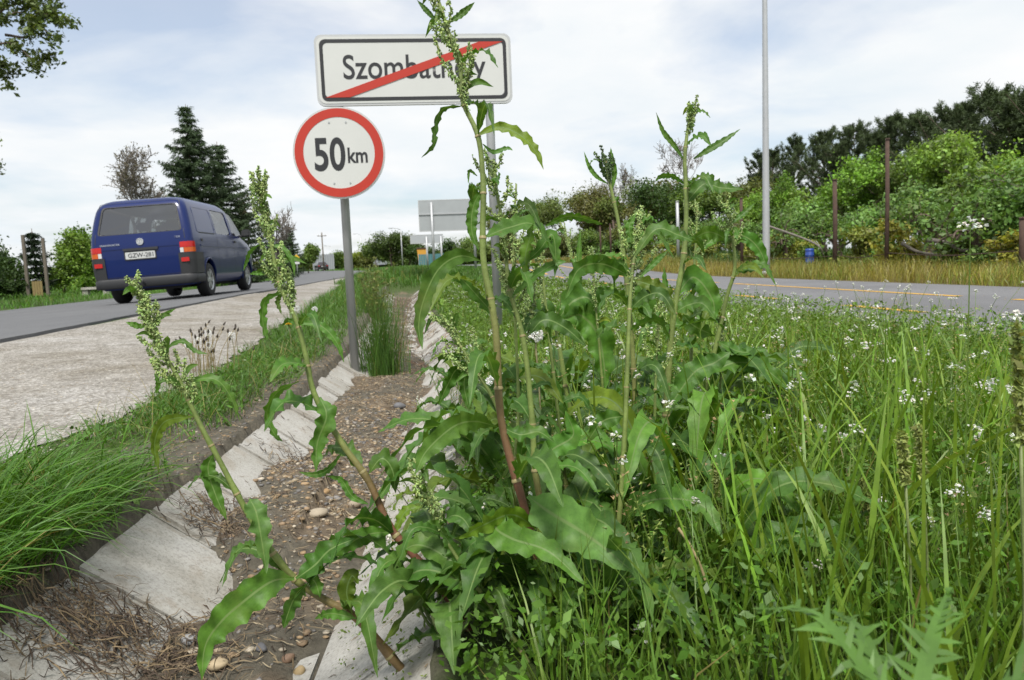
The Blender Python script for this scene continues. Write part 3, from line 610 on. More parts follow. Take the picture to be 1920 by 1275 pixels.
# round plate
rc = P(637, 288, D1 - .02); Rr = 84 * D1 / 1440
ds = thing('distance_sign', 'round white sign with red ring reading 50km below the town sign', 'sign', (rc[0], rc[1] - .02, 0), ang)
circ = lambda r, n=64: np.stack([r * np.cos(np.linspace(0, 2 * np.pi, n, endpoint=False)), r * np.sin(np.linspace(0, 2 * np.pi, n, endpoint=False))], -1)
zr = float(rc[2])
v, f = prism(circ(Rr), -.012, .010); nobj('rim', shift(v, dz=zr), f, MT['sign_grey'], ds, smooth=False)
v, f = prism(circ(Rr - .007), -.0145, -.012); nobj('plate', shift(v, dz=zr), f, MT['sign_white'], ds, smooth=False)
v, f = ringprism(circ(Rr - .011), circ(Rr * .775), -.0165, -.0145); nobj('red_ring', shift(v, dz=zr), f, MT['sign_red'], ds, smooth=False)
lettering('lettering', '50', -.165, .040, zr - .118, zr + .103, -.0165, MT['sign_black'], ds, .022)
lettering('lettering', 'km', .055, .186, zr - .068, zr + .034, -.0165, MT['sign_black'], ds, .02)
for sx, sz in ((-.055, .2), (.055, .2), (-.045, -.2), (.062, -.2)):
    v, f = prism(circ(.006, 8), -.018, -.0146); nobj('rivet', shift(v, dx=sx, dz=zr + sz), f, MT['sign_back'], ds, smooth=False)
for sz in (-.2, .2):
    v, f = box((.0, .02, zr + sz), (.10, .018, .035)); nobj('clamp', v, f, MT['zinc'], ds, smooth=False)

# sign boards seen from behind
def board(name, label, px0, px1, py0, py1, y, posts, mat, ribs=()):
    c = (px0 + px1) / 2; l0 = at(c, y=y); z = float(H(*l0)); v = ray(c, py0); k = math.hypot(*l0) / math.hypot(v[0], v[1]); zt = CAM[2] + v[2] * k
    v = ray(c, py1); zb_ = CAM[2] + v[2] * k; w = (px1 - px0) / 1440 * k * 1.0 * float(np.linalg.norm(ray(c, 497)) ** 0); root = thing(name, label, 'sign', (l0[0], l0[1], z))
    v, f = box((0, 0, (zt + zb_) / 2 - z), (w, .03, zt - zb_)); nobj('panel', v, f, mat, root, smooth=False)
    for r_ in ribs:
        v, f = box((0, -.035, zb_ - z + (zt - zb_) * r_), (w, .04, .05)); nobj('rib', v, f, MT['zinc'], root, smooth=False)
    v, f = ringprism(rrect(w + .02, zt - zb_ + .02, .02, 2), rrect(w - .05, zt - zb_ - .05, .02, 2), -.02, .02); nobj('edge_frame', shift(v, dz=(zt + zb_) / 2 - z), f, MT['sign_grey'], root, smooth=False)
    for p_ in posts:
        xx = (p_ - c) / 1440 * k; v, f = tube(np.array([[xx, -.09, -.1], [xx, -.09, zt - z - .1]]), .055, 8); nobj('post', v, f, MT['zinc'], root)
    return root
board('direction_board', 'large grey back of a direction board on tall posts', 790, 908, 374, 432, 33, (814, 892), MT['sign_back'], (.55,))
board('direction_board', 'small pale board on posts beyond the larger grey board', 772, 833, 440, 456, 44, (802, 829), simple('pale_board', (.36, .38, .40), .5, 0, .06, 2))

# light pole by the path
l0 = at(1437, x=8.35); z = float(H(*l0)); k = math.hypot(*l0)
lpole = thing('light_pole', 'tall slim galvanised lamp pole beside the cycle path', 'lamp pole', (l0[0], l0[1], z))
hs = np.linspace(-.2, 9.5, 12); nobj('pole', *tube(np.stack([0 * hs, 0 * hs, hs], -1), np.interp(hs, [0, 9.5], [.088, .04]), 16), MT['zinc'], lpole)
nobj('base_collar', *lathe([(.0, .02), (.12, .02), (.12, .10), (.095, .13), (.0, .13)], 16), MT['zinc'], lpole)
nobj('lamp_arm', *tube(np.array([[0, 0, 9.45], [-.1, -.02, 9.75], [-.7, -.1, 9.95], [-1.2, -.18, 10.0]]), .03, 8), MT['zinc'], lpole)
v, f = box((-1.5, -.22, 10.0), (.65, .26, .12)); nobj('lamp_head', v, f, MT['zinc'], lpole, smooth=False)

# rusty garden posts
gR = 'rusty fence posts along the orchard'
for px, top, x, r_, lb in ((1565, 338, 10.0, .055, 'thick rust red steel post in front of the orchard'), (1662, 262, 10.0, .045, 'tallest dark rusty post in front of the orchard'), (1916, 410, 10.0, .06, 'weathered grey-brown post near the white flower head'), (1391, 372, 10.0, .05, 'rusty post close beside the lamp pole'), (1272, 378, 11.2, .07, 'pale grey post standing among the far orchard trees'), (1146, 420, 12.5, .06, 'rust brown post at the edge of the far thicket'), (1127, 424, 12.5, .06, 'yellowish brown post beside the far thicket edge')):
    l0 = at(px, x=x); h_ = hgt(px, top, l0); root = thing('fence_post', lb, 'post', (l0[0], l0[1], float(H(*l0))), 0, gR)
    mt = MT['zinc'] if 'grey post' in lb else MT['rust']
    nobj('shaft', *tube(np.array([[0, 0, -.2], [.01, 0, h_ * .5], [0, .01, h_]]), [r_, r_ * .95, r_ * .9], 9), mt, root)
    nobj('cap', *lathe([(r_ * .9, h_ - .01), (r_ * 1.05, h_), (r_ * 1.05, h_ + .025), (0, h_ + .03)], 9), mt, root)
# sagging rails of the old fence
for k, (pa, pb) in enumerate([((1391, 480), (1565, 480)), ((1565, 478), (1662, 476)), ((1662, 474), (1916, 470))]):
    a0, b0 = PX(*pa, 10.0), PX(*pb, 10.0); pts = [a0, (a0 + b0) / 2 - np.array([0, 0, .07]), b0]
    tag(nobj('fence_wire', *tube(catmull(pts, 8), .009, 5), MT['rust']), 'sagging rusty wire between two posts by the orchard', 'wire', 'sagging wires between the rusty posts')
# blue barrel
l0 = at(1518, x=10.6); bb = thing('blue_barrel', 'small blue plastic barrel beside the rust red post', 'barrel', (l0[0], l0[1], float(H(*l0))))
MT['blue_plastic'] = simple('blue_plastic', (.02, .055, .26), .4, 0, .15)
nobj('drum', *lathe([(0, 0), (.10, 0), (.112, .03), (.112, .2), (.118, .21), (.112, .22), (.112, .38), (.118, .39), (.112, .4), (.108, .52), (.09, .55), (0, .55)], 20), MT['blue_plastic'], bb)
nobj('lid', *lathe([(.115, .50), (.118, .53), (.10, .565), (0, .57)], 20), MT['blue_plastic'], bb)
# fallen weathered branches
gW = 'weathered branches lying by the fence'
for k, (pts, r_) in enumerate([([(1740, 450), (1775, 455), (1805, 470), (1850, 462), (1890, 470)], .05), ([(1690, 455), (1715, 470), (1745, 476), (1790, 478)], .045), ([(1430, 420), (1525, 455), (1545, 480)], .035)]):
    pp = catmull([PX(a, b, 10.5 + .2 * i) for i, (a, b) in enumerate(pts)], 14); tag(nobj('dead_branch', *tube(pp, np.linspace(r_, r_ * .4, 14), 7), MT['bark_grey']), 'bent grey dead branch lying by the orchard fence', 'branch', gW)
# wooden posts on the far left verge
MT['wood'] = simple('weathered_wood', (.14, .12, .095), .9, 0, .35, 10, .3, 50)
wz = thing('gate', 'pair of tall wooden posts with a low yellowish board between', 'gate', (*at(66, x=-16.0), float(H(*at(66, x=-16.0)))))
l0 = at(66, x=-16.0); k = math.hypot(*l0)
for px, top in ((52, 440), (81, 447)):
    h_ = hgt(px, top, l0); xx = (px - 66) / 1440 * k; v, f = box((xx, 0, h_ / 2 - .1), (.11, .11, h_ + .2)); nobj('post', v, f, MT['wood'], wz, smooth=False)
for j in range(4):
    v, f = box((-.15 + .1 * j * 1.05 + .0, -.02, .38), (.095, .03, .62)); nobj('board', v, f, simple('old_plank', (.22, .17, .07), .85, 0, .3, 8), wz, smooth=False)

# ------------------------------------------------------------------ far buildings and clutter
MT['white_wall'] = simple('white_render', (.6, .61, .62), .8, 0, .05)
MT['grey_panel'] = simple('grey_panel', (.27, .29, .32), .6, 0, .1, 2)
MT['teal'] = simple('teal_sheet', (.06, .17, .19), .6, 0, .15, 2)
MT['dark_glass'] = simple('dark_glass', (.02, .024, .03), .08, 0, .2)
MT['rubber'] = simple('tyre_rubber', (.018, .018, .019), .8, 0, .2)
def span(px0, px1, py0, py1, y):
    c = (px0 + px1) / 2; l0 = at(c, y=y); k = math.hypot(*l0) / np.linalg.norm(ray(c, 497)[:2]); z0 = float(H(*l0)); w = (px1 - px0) / 1440 * k
    return l0, z0, w, hgt(c, py0, l0), hgt(c, py1, l0)
l0, z0, w, ht, hb = span(683, 704, 466, 492, 150)
wb = thing('white_building', 'small white building with a slanted canopy behind the grey truck', 'building', (l0[0], l0[1], z0))
v, f = box((-w * .1, 2, ht * .4), (w * .8, 4, ht * .8)); nobj('wall', v, f, MT['white_wall'], wb, smooth=False)
v, f = prism(np.array([[-w * .55, ht * .78], [w * .55, ht * .55], [w * .55, ht * .63], [-w * .5, ht]]), -1.5, 4.2); nobj('roof', v, f, MT['white_wall'], wb, smooth=False)
v, f = box((w * .05, -.02, ht * .25), (w * .3, .06, ht * .42)); nobj('door', v, f, MT['grey_panel'], wb, smooth=False)
v, f = box((-w * .3, -.02, ht * .4), (w * .2, .06, ht * .25)); nobj('window', v, f, MT['dark_glass'], wb, smooth=False)
l0, z0, w, ht, hb = span(701, 734, 469, 490, 140)
tk = thing('truck', 'parked grey box truck in front of the white building', 'truck', (l0[0], l0[1], z0))
v, f = box((0, 3, ht * .58), (w, 6, ht * .78)); nobj('cargo_box', v, f, MT['grey_panel'], tk, smooth=False)
v, f = box((0, -.03, ht * .58), (.08, .04, ht * .74)); nobj('door_seam', v, f, MT['sign_back'], tk, smooth=False)
v, f = box((0, .2, ht * .17), (w * .96, .3, .12)); nobj('bumper', v, f, MT['rubber'], tk, smooth=False)
for sx in (-.4, .4):
    vv, ff = tube(np.array([[sx * w - .12, .9, .45], [sx * w + .12, .9, .45]]), .45, 14); nobj('wheel', vv, ff, MT['rubber'], tk)
l0, z0, w, ht, hb = span(786, 842, 476, 492, 95)
fc = thing('teal_fence', 'teal sheet metal fence beyond the direction boards', 'fence', (l0[0], l0[1], z0))
for j in range(14):
    v, f = box((-w / 2 + w * (j + .5) / 14, 0, ht / 2), (w / 14 * .93, .05 + .03 * (j % 2), ht)); nobj('panel', v, f, MT['teal'], fc, smooth=False)
for j in range(5):
    v, f = box((-w / 2 + w * j / 4, .08, ht / 2), (.07, .07, ht + .1)); nobj('post', v, f, MT['zinc'], fc, smooth=False)
l0, z0, w, ht, hb = span(784, 802, 466, 476, 104)
yk = thing('yellow_container', 'yellow-orange skip container behind the teal fence', 'container', (l0[0], l0[1], z0))
v, f = prism(np.array([[-w * .4, .2], [w * .4, .2], [w * .55, ht], [-w * .55, ht]]), -1, 1); nobj('tub', v, f, simple('yellow_orange_paint', (.55, .27, .03), .6), yk, smooth=False)
v, f = ringprism(rrect(w * 1.14, .2, .03, 2) + np.array([0, ht]), rrect(w * .9, .05, .01, 2) + np.array([0, ht]), -1.05, 1.05); nobj('rim', v, f, MT['rust'], yk, smooth=False)
l0, z0, w, ht, hb = span(588, 626, 477, 497, 135)
nb = thing('long_barrier', 'long grey panelled wall beyond the bend of the road', 'wall', (l0[0], l0[1], z0))
for j in range(9):
    v, f = box((-w / 2 + w * (j + .5) / 9, 0, ht / 2), (w / 9 - .03, .12, ht)); nobj('panel', v, f, MT['grey_panel'], nb, smooth=False)
for j in range(10):
    v, f = box((-w / 2 + w * j / 9, -.08, ht / 2 + .05), (.12, .16, ht + .1)); nobj('post', v, f, MT['sign_back'], nb, smooth=False)
def upole(px, py, y, label, arm=True, r_=.12, mat='wood'):
    l0 = at(px, y=y); h_ = hgt(px, py, l0); o = thing('utility_pole', label, 'pole', (l0[0], l0[1], float(H(*l0)))); nobj('shaft', *tube(np.array([[0, 0, -.2], [0, 0, h_]]), [r_, r_ * .7], 8), MT[mat], o)
    if arm:
        v, f = box((0, -.12, h_ - .5), (1.3, .1, .1)); nobj('crossarm', v, f, MT[mat], o, smooth=False)
        for s in (-.5, .5): nobj('insulator', *tube(np.array([[s, -.12, h_ - .45], [s, -.12, h_ - .25]]), .05, 6), MT['white_wall'], o)
    else:
        nobj('lamp_arm', *tube(np.array([[0, 0, h_ - .05], [-.5, 0, h_ + .15], [-1.1, 0, h_ + .2]]), r_ * .5, 6), MT[mat], o)
        v, f = box((-1.3, 0, h_ + .18), (.5, .2, .12)); nobj('lamp_head', v, f, MT[mat], o, smooth=False)
upole(607, 436, 118, 'wooden utility pole behind the far dark car')
upole(679, 440, 170, 'thin far lamp post beside the round sign post', False, .09, 'zinc')
upole(755, 430, 100, 'slim grey lamp post in front of the large rounded tree', False, .08, 'zinc')
upole(622, 462, 190, 'tiny far lamp post beyond the long grey wall', False, .09, 'zinc')
l0 = at(557, y=88); ws = thing('warning_sign', 'small yellow warning sign on a thin post near the bend', 'sign', (l0[0], l0[1], float(H(*l0))))
nobj('post', *tube(np.array([[0, 0, 0], [0, 0, 2.0]]), .04, 8), MT['zinc'], ws)
v, f = prism(np.array([[0, 2.4], [-.35, 2.0], [0, 1.6], [.35, 2.0]]), -.08, -.05); nobj('plate', v, f, simple('sign_yellow', (.6, .38, .03), .5), ws, smooth=False)
v, f = prism(np.array([[-.3, 1.55], [-.3, 1.3], [.3, 1.3], [.3, 1.55]]), -.08, -.05); nobj('lower_plate', v, f, MT['sign_white'], ws, smooth=False)
# ------------------------------------------------------------------ vehicles
def plan_loop(yr, yf, hw, rr, rf, n=6, ns=8):
    """closed plan outline, counter-clockwise from the rear right corner"""
    p = []
    def arc(cx, cy, r, a0):
        for k in range(n + 1):
            a = math.radians(a0 + 90 * k / n); p.append((cx + r * math.cos(a), cy + r * math.sin(a)))
    def seg(a, b):
        for k in range(1, ns): p.append(tuple(np.array(a) + (np.array(b) - np.array(a)) * k / ns))
    arc(hw - rr, yr + rr, rr, 270); e = p[-1]; seg(e, (hw, yf - rf)); arc(hw - rf, yf - rf, rf, 0); seg(p[-1], (-hw + rf, yf)); arc(-hw + rf, yf - rf, rf, 90); seg(p[-1], (-hw, yr + rr)); arc(-hw + rr, yr + rr, rr, 180); seg(p[-1], p[0])
    return np.array(p)
def loft(levels, n=6, ns=8):
    V = []; 
    for z, yr, yf, hw, rr, rf in levels:
        q = plan_loop(yr, yf, hw, rr, rf, n, ns); V.append(np.column_stack([q, np.full(len(q), z)]))
    m = len(V[0]); K = len(V); V = np.concatenate(V); i = np.arange(K - 1)[:, None] * m; j = np.arange(m)[None]
    q = np.stack([i + j, i + (j + 1) % m, i + m + (j + 1) % m, i + m + j], -1).reshape(-1, 4)
    c0 = len(V); V = np.vstack([V, [[0, (levels[0][1] + levels[0][2]) / 2, levels[0][0]]], [[0, (levels[-1][1] + levels[-1][2]) / 2, levels[-1][0]]]]); j = np.arange(m); k = (j + 1) % m
    return V, [q, np.concatenate([np.stack([np.full(m, c0), k, j], -1), np.stack([np.full(m, c0 + 1), (K - 1) * m + j, (K - 1) * m + k], -1)])]
def sub_levels(lv, k=3):
    lv = np.array(lv, float); return [tuple(r) for r in catmull(lv, (len(lv) - 1) * k + 1)]
def tmpobj(v, f): 
    me = nmesh('tmp', v, f, smooth=True); bm = bmesh.new(); bm.from_mesh(me); bmesh.ops.remove_doubles(bm, verts=bm.verts, dist=1e-5); bmesh.ops.recalc_face_normals(bm, faces=bm.faces); bm.to_mesh(me); bm.free(); o = bpy.data.objects.new('tmp', me); col.objects.link(o); return o
def carve(v, f, cutters):
    """v,f minus the cutters -> mesh"""
    o = tmpobj(v, f); cs = [tmpobj(*c) for c in cutters]
    for c in cs:
        md = o.modifiers.new('b', 'BOOLEAN'); md.operation = 'DIFFERENCE'; md.solver = 'EXACT'; md.object = c
    dg = bpy.context.evaluated_depsgraph_get(); dg.update(); me = bpy.data.meshes.new_from_object(o.evaluated_get(dg))
    for q in [o] + cs: bpy.data.objects.remove(q)
    return me
def prism_x(outline, x0, x1):
    v, f = prism(np.asarray(outline, float), 0, 1); return np.stack([x0 + (x1 - x0) * v[:, 1], v[:, 0], v[:, 2]], -1), [np.flip(a, 1) for a in f]
def roundpoly(pts, r=.06, n=4):
    pts = np.array(pts, float); o = []
    for i in range(len(pts)):
        a, b, c = pts[i - 1], pts[i], pts[(i + 1) % len(pts)]; u = b + (a - b) / np.linalg.norm(a - b) * r; w = b + (c - b) / np.linalg.norm(c - b) * r
        for k in range(n + 1):
            t = k / n; o.append((1 - t) ** 2 * u + 2 * t * (1 - t) * b + t * t * w)
    return np.array(o)
def flat_fan(pts3):
    c = pts3.mean(0); n = len(pts3); j = np.arange(n); return np.vstack([pts3, c]), [np.stack([j, (j + 1) % n, np.full(n, n)], -1)]
m, t, b, l = newmat('tinted_glass')
gl_ = t.nodes.new('ShaderNodeBsdfGlossy'); gl_.inputs['Roughness'].default_value = .03; tp = t.nodes.new('ShaderNodeBsdfTransparent'); tp.inputs[0].default_value = (.42, .45, .45, 1)
lw = t.nodes.new('ShaderNodeLayerWeight'); lw.inputs[0].default_value = .35; mx = t.nodes.new('ShaderNodeMixShader')
mr = t.nodes.new('ShaderNodeMapRange'); mr.inputs[3].default_value = .16; mr.inputs[4].default_value = .9; l(lw.outputs['Fresnel'], mr.inputs[0]); l(mr.outputs[0], mx.inputs[0]); l(tp.outputs[0], mx.inputs[1]); l(gl_.outputs[0], mx.inputs[2]); l(mx.outputs[0], t.nodes['Material Output'].inputs[0]); MT['glass'] = m
MT['blue_paint'] = simple('blue_car_paint', (.003, .013, .086), .3, .0, .08, 3, coat=.25, spec=.3)
MT['black_plastic'] = simple('black_plastic', (.028, .029, .031), .55, 0, .15, 10, .1, 90)
MT['grey_plastic'] = simple('grey_plastic', (.022, .023, .025), .6, 0, .15, 10)
MT['lamp_red'] = simple('red_lamp_lens', (.42, .008, .006), .2, 0, .15, 30, coat=.1)
MT['lamp_orange'] = simple('orange_lamp_lens', (.5, .09, .01), .2, 0, .15, 30, coat=.1)
MT['lamp_white'] = simple('clear_lamp_lens', (.55, .55, .55), .15, 0, .1, 30, coat=.1)
MT['chrome'] = simple('chrome', (.72, .73, .75), .2, 1, .03)
MT['alloy'] = simple('alloy_rim', (.46, .47, .48), .35, .7, .1, 8)
MT['plate_white'] = simple('number_plate', (.5, .51, .5), .5, 0, .05)
MT['seat'] = simple('seat_fabric', (.03, .03, .034), .9, 0, .2, 30)
LV = [(.26, .08, 4.52, .80, .12, .30), (.34, .04, 4.60, .875, .14, .34), (.46, .02, 4.68, .905, .14, .36), (.75, .0, 4.71, .92, .14, .38), (.98, .0, 4.64, .92, .14, .40), (1.09, .01, 4.38, .918, .13, .40), (1.20, .03, 3.92, .91, .13, .38), (1.30, .05, 3.74, .897, .13, .34), (1.48, .10, 3.53, .868, .13, .30), (1.66, .155, 3.31, .83, .13, .28), (1.78, .20, 3.14, .79, .14, .28), (1.86, .26, 2.98, .735, .17, .3), (1.915, .36, 2.80, .64, .22, .32), (1.94, .58, 2.5, .45, .24, .3)]
LVA = np.array(LV)
def lvz(z): return [float(np.interp(z, LVA[:, 0], LVA[:, k])) for k in range(1, 6)]
def make_van():
    root = thing('van', 'dark blue panel van driving away along the road', 'van')
    body = loft(sub_levels(LV, 2))
    inner = loft([(z + (.04 if i == 0 else -.05), yr + .05, yf - .05, hw - .045, max(rr - .03, .05), max(rf - .03, .05)) for i, (z, yr, yf, hw, rr, rf) in enumerate([(.5, .02, 4.2, .905, .14, .36), (1.15, .03, 4.0, .91, .13, .36)] + LV[7:13])], 6, 8)
    sidewin = lambda pts: prism_x(roundpoly(pts, .07), -1.2, 1.2)
    mid = [(1.72, 1.24), (2.80, 1.24), (2.74, 1.74), (1.72, 1.74)]; door = [(2.93, 1.24), (3.74, 1.24), (3.62, 1.36), (3.22, 1.72), (2.93, 1.74)]
    rearw = [(-.76, 1.27), (.76, 1.27), (.67, 1.79), (-.67, 1.79)]; wsc = [(-.78, 1.30), (.78, 1.30), (.66, 1.74), (-.66, 1.74)]
    cut = [inner, sidewin(mid), sidewin(door), prism(roundpoly(rearw, .07), -.3, .7), prism(roundpoly(wsc, .06), 3.02, 4.4)]
    for y in (.95, 3.87):
        a = np.linspace(0, 2 * np.pi, 40, endpoint=False); o = np.stack([y + .385 * np.cos(a), .36 + .375 * np.sin(a)], -1)
        for s in (-1, 1): cut.append(prism_x(o, min(s * .60, s * 1.3), max(s * .60, s * 1.3)))
    me = carve(*body, cut); me.materials.clear(); me.materials.append(MT['blue_paint']); me.name = 'body'
    for p_ in me.polygons: p_.use_smooth = True
    bo = link(bpy.data.objects.new('body', me), root); md = bo.modifiers.new('es', 'EDGE_SPLIT'); md.split_angle = math.radians(28)
    # panes lie just inside the openings
    def side_pts(pts, s, off): return np.array([(s * (lvz(z)[2] + off), y, z) for y, z in pts])
    def dens(pts, n=5): 
        p = np.array(pts, float); return np.concatenate([p[i] + (p[(i + 1) % len(p)] - p[i]) * np.linspace(0, 1, n, endpoint=False)[:, None] for i in range(len(p))])
    for s in (-1, 1):
        for pts in (mid, door): nobj('window', *flat_fan(side_pts(dens(roundpoly(pts, .07), 1), s, -.012)), MT['glass'], root, smooth=False)
    rw = nobj('rear_window', *flat_fan(np.array([(x, lvz(z)[0] + .014, z) for x, z in roundpoly(rearw, .07)])), MT['glass'], root, smooth=False)
    v, f = ringprism(roundpoly(rearw, .07), roundpoly(rearw, .07) * np.array([.955, .955]) + np.array([0, 1.53 * .045]), 0, .008)
    v = np.array([(x, lvz(z)[0] + .010 - yy, z) for x, yy, z in v]); nobj('gasket', v, f, MT['black_plastic'], rw, smooth=False)
    nobj('windscreen', *flat_fan(np.array([(x, lvz(z)[1] - .014, z) for x, z in roundpoly(wsc, .06)])), MT['glass'], root, smooth=False)
    # closed rear side panel with pressed window outline
    pan = [(.42, 1.24), (1.60, 1.24), (1.60, 1.74), (.50, 1.74)]
    for s in (-1, 1):
        o1 = roundpoly(pan, .07); o2 = (o1 - o1.mean(0)) * np.array([.965, .93]) + o1.mean(0); v, f = ringprism(o1, o2, 0, .006)
        v = np.array([(s * (lvz(z)[2] + .001 + yy), y, z) for y, yy, z in v]); nobj('pressed_panel', v, f, MT['blue_paint'], root, smooth=False)
        v, f = box((0, 0, 0), (1, 1, 1)); v = np.array([(s * (lvz(1.235)[2] + .002 + .008 * (x + .5)), 1.05 + 1.02 * y, 1.235 + .018 * z) for x, y, z in v]); nobj('drip_groove', v, f, MT['black_plastic'], root, smooth=False)
        for y in (1.655, 2.865):            # door gaps
            zz = np.linspace(.40, 1.80, 16); o = np.concatenate([np.stack([y - .006 + 0 * zz, zz], -1), np.stack([y + .006 + 0 * zz, zz], -1)[::-1]])
            v = np.array([(s * (lvz(z)[2] + .0022), yy, z) for yy, z in o]); k = np.arange(15); nobj('door_gap', v, np.stack([k, k + 1, 30 - k, 31 - k], -1), MT['black_plastic'], root)
        zz = np.array([1.02, 1.045]); v, f = box((0, 0, 0), (1, 1, 1)); v = np.array([(s * (lvz(1.02)[2] + .002 + .010 * (x + .5)), 2.25 + 3.5 * y, .985 + .03 * z) for x, y, z in v]); nobj('waist_crease', v, f, MT['blue_paint'], root, smooth=False)
        v, f = box((0, 0, 0), (1, 1, 1)); v = np.array([(s * (lvz(1.1)[2] + .004 + .02 * x), .62 + .10 * y + .0, 1.09 + .05 * z) for x, y, z in v]); nobj('fuel_flap', v, f, MT['black_plastic'], root, smooth=False)
        v, f = box((0, 0, 0), (1, 1, 1)); v = np.array([(s * (.93 + .03 * x), 2.99 + .12 * y, 1.10 + .045 * z) for x, y, z in v]); nobj('door_handle', v, f, MT['black_plastic'], root, smooth=False)
        mm = bevel_box('mirror', (.20, .12, .17), .03, MT['black_plastic'], root, (s * 1.06, 3.52, 1.30)); bevel_box('mirror_arm', (.12, .05, .05), .012, MT['black_plastic'], mm, (s * .93, 3.54, 1.24))
        # wheel-arch lip
        for y in (.95, 3.87):
            a = np.linspace(math.radians(-12), math.radians(192), 26); p_ = np.array([(s * (lvz(max(.36, .36 + .385 * math.sin(q)))[2] + .004), y + .392 * math.cos(q), .36 + .385 * math.sin(q)) for q in a]); nobj('arch_lip', *tube(p_, .017, 6), MT['blue_paint'], root)
        # lamps wrap the rear corner
        def corner(z0, z1, x_in, y_in, off, nm, mat, par=root):
            zs = np.linspace(z0, z1, 4); V = []
            for z in zs:
                yr, yf, hw, rr, rf = lvz(z); ang_ = np.radians(np.linspace(270, 360, 7)); pth = [(x_in, yr - off)] + [(hw - rr + (rr + off) * math.cos(q), yr + rr + (rr + off) * math.sin(q)) for q in ang_] + [(hw + off, y_in)]
                inn = [(x_in, yr + .01)] + [(hw - rr + (rr - .01) * math.cos(q), yr + rr + (rr - .01) * math.sin(q)) for q in ang_] + [(hw - .01, y_in)]
                V.append([(s * x, y, z) for x, y in pth + inn[::-1]])
            m_ = len(V[0]); V = np.array(V).reshape(-1, 3); i = np.arange(3)[:, None] * m_; j = np.arange(m_)[None]; q = np.stack([i + j, i + (j + 1) % m_, i + m_ + (j + 1) % m_, i + m_ + j], -1).reshape(-1, 4); h_ = m_ // 2; jj = np.arange(h_ - 1)
            capq = np.concatenate([np.stack([jj, jj + 1, m_ - 2 - jj, m_ - 1 - jj], -1) + k * m_ for k in (0, 3)]); return nobj(nm, V, [q, capq], mat, par, smooth=False)
        tl_ = corner(.955, 1.06, .70, .15, .012, 'tail_light', MT['lamp_red']); corner(.865, .950, .765, .15, .012, 'indicator', MT['lamp_orange'], tl_)
        v, f = box((s * .73, -.004, .907), (.06, .03, .085)); nobj('reversing_lamp', v, f, MT['lamp_white'], tl_, smooth=False)
        cl = corner(.47, .855, .66, .56, .020, 'corner_cladding', MT['grey_plastic'])
        v, f = box((s * .775, -.022, .73), (.14, .02, .075)); nobj('fog_lamp', v, f, MT['lamp_red'], cl, smooth=False)
    # bumper
    yr, yf, hw, rr, rf = lvz(.42); o = .035; ang_ = np.radians(np.linspace(270, 360, 7)); half = [(hw - rr + (rr + o) * math.cos(q), yr - .02 + rr + (rr + o) * math.sin(q)) for q in ang_] + [(hw + o, .56)]
    path = [(-x, y) for x, y in half[::-1]] + half; path = np.array(path); inn = path * np.array([.94, 1]) + np.array([0, .06]); n = len(path); V = []
    for z, k in ((.29, .97), (.31, 1), (.44, 1.0), (.47, .97)): V.append(np.column_stack([path * np.array([k, 1]) + np.array([0, (1 - k) * .5]), np.full(n, z)]))
    V = np.concatenate(V + [np.column_stack([inn, np.full(n, .47)]), np.column_stack([inn, np.full(n, .29)])]); i = (np.arange(6)[:, None] * n); j = np.arange(n - 1)[None]; q = np.stack([i + j, i + j + 1, (i + n) % (6 * n) + j + 1, (i + n) % (6 * n) + j], -1).reshape(-1, 4)
    nobj('rear_bumper', V, q, MT['grey_plastic'], root)
    bevel_box('front_bumper', (1.86, .34, .26), .06, MT['grey_plastic'], root, (0, 4.62, .42))
    # tailgate outline, handle strip, plate, emblem and badges
    og = roundpoly([(-.83, .49), (.83, .49), (.80, 1.2), (.715, 1.86), (-.715, 1.86), (-.80, 1.2)], .05); ig = og * np.array([.988, .993]) + np.array([0, 1.17 * .007]); v, f = ringprism(og, ig, 0, .003); nobj('tailgate_gap', np.array([(x, lvz(z)[0] - .0015 - yy, z) for x, yy, z in v]), f, MT['black_plastic'], root, smooth=False)
    v, f = box((0, -.012, .985), (.62, .03, .045)); nobj('tailgate_handle', v, f, MT['black_plastic'], root, smooth=False)
    v, f = box((0, 0.0, 1.005), (1.36, .012, .012)); nobj('tailgate_crease', v, f, MT['blue_paint'], root, smooth=False)
    v, f = prism(rrect(.53, .125, .015) + np.array([-.02, .875]), -.014, -.004); np_ = nobj('number_plate', v, f, MT['plate_white'], root, smooth=False)
    lettering('plate_lettering', 'GZW-281', -.235, .215, .835, .915, -.0165, MT['sign_black'], np_, .012)
    v, f = ringprism(rrect(.57, .16, .02) + np.array([-.02, .875]), rrect(.525, .12, .012) + np.array([-.02, .875]), -.013, -.003); nobj('plate_frame', v, f, MT['black_plastic'], np_, smooth=False)
    em = nobj('emblem', *[q for q in prism(circ(.062, 28) + np.array([.0, 1.12]), -.006, .02)], MT['plate_white'], root, smooth=False)
    v, f = ringprism(circ(.062, 28) + np.array([0, 1.12]), circ(.050, 28) + np.array([0, 1.12]), -.012, -.0062); nobj('emblem_ring', v, f, MT['chrome'], em, smooth=False)
    st = Acc()
    for a0, b0 in (((-.040, 1.145), (-.018, 1.075)), ((-.018, 1.075), (0, 1.112)), ((0, 1.112), (.018, 1.075)), ((.018, 1.075), (.040, 1.145)), ((-.018, 1.165), (0, 1.125)), ((0, 1.125), (.018, 1.165))):
        a0, b0 = np.array(a0), np.array(b0); d = (b0 - a0) / np.linalg.norm(b0 - a0); nn = np.array([-d[1], d[0]]) * .0045; v, f = prism(np.array([a0 - nn, b0 - nn, b0 + nn, a0 + nn]), -.0105, -.0064); st.add(v, f)
    st.build('emblem_mark', MT['grey_panel'], em, False)
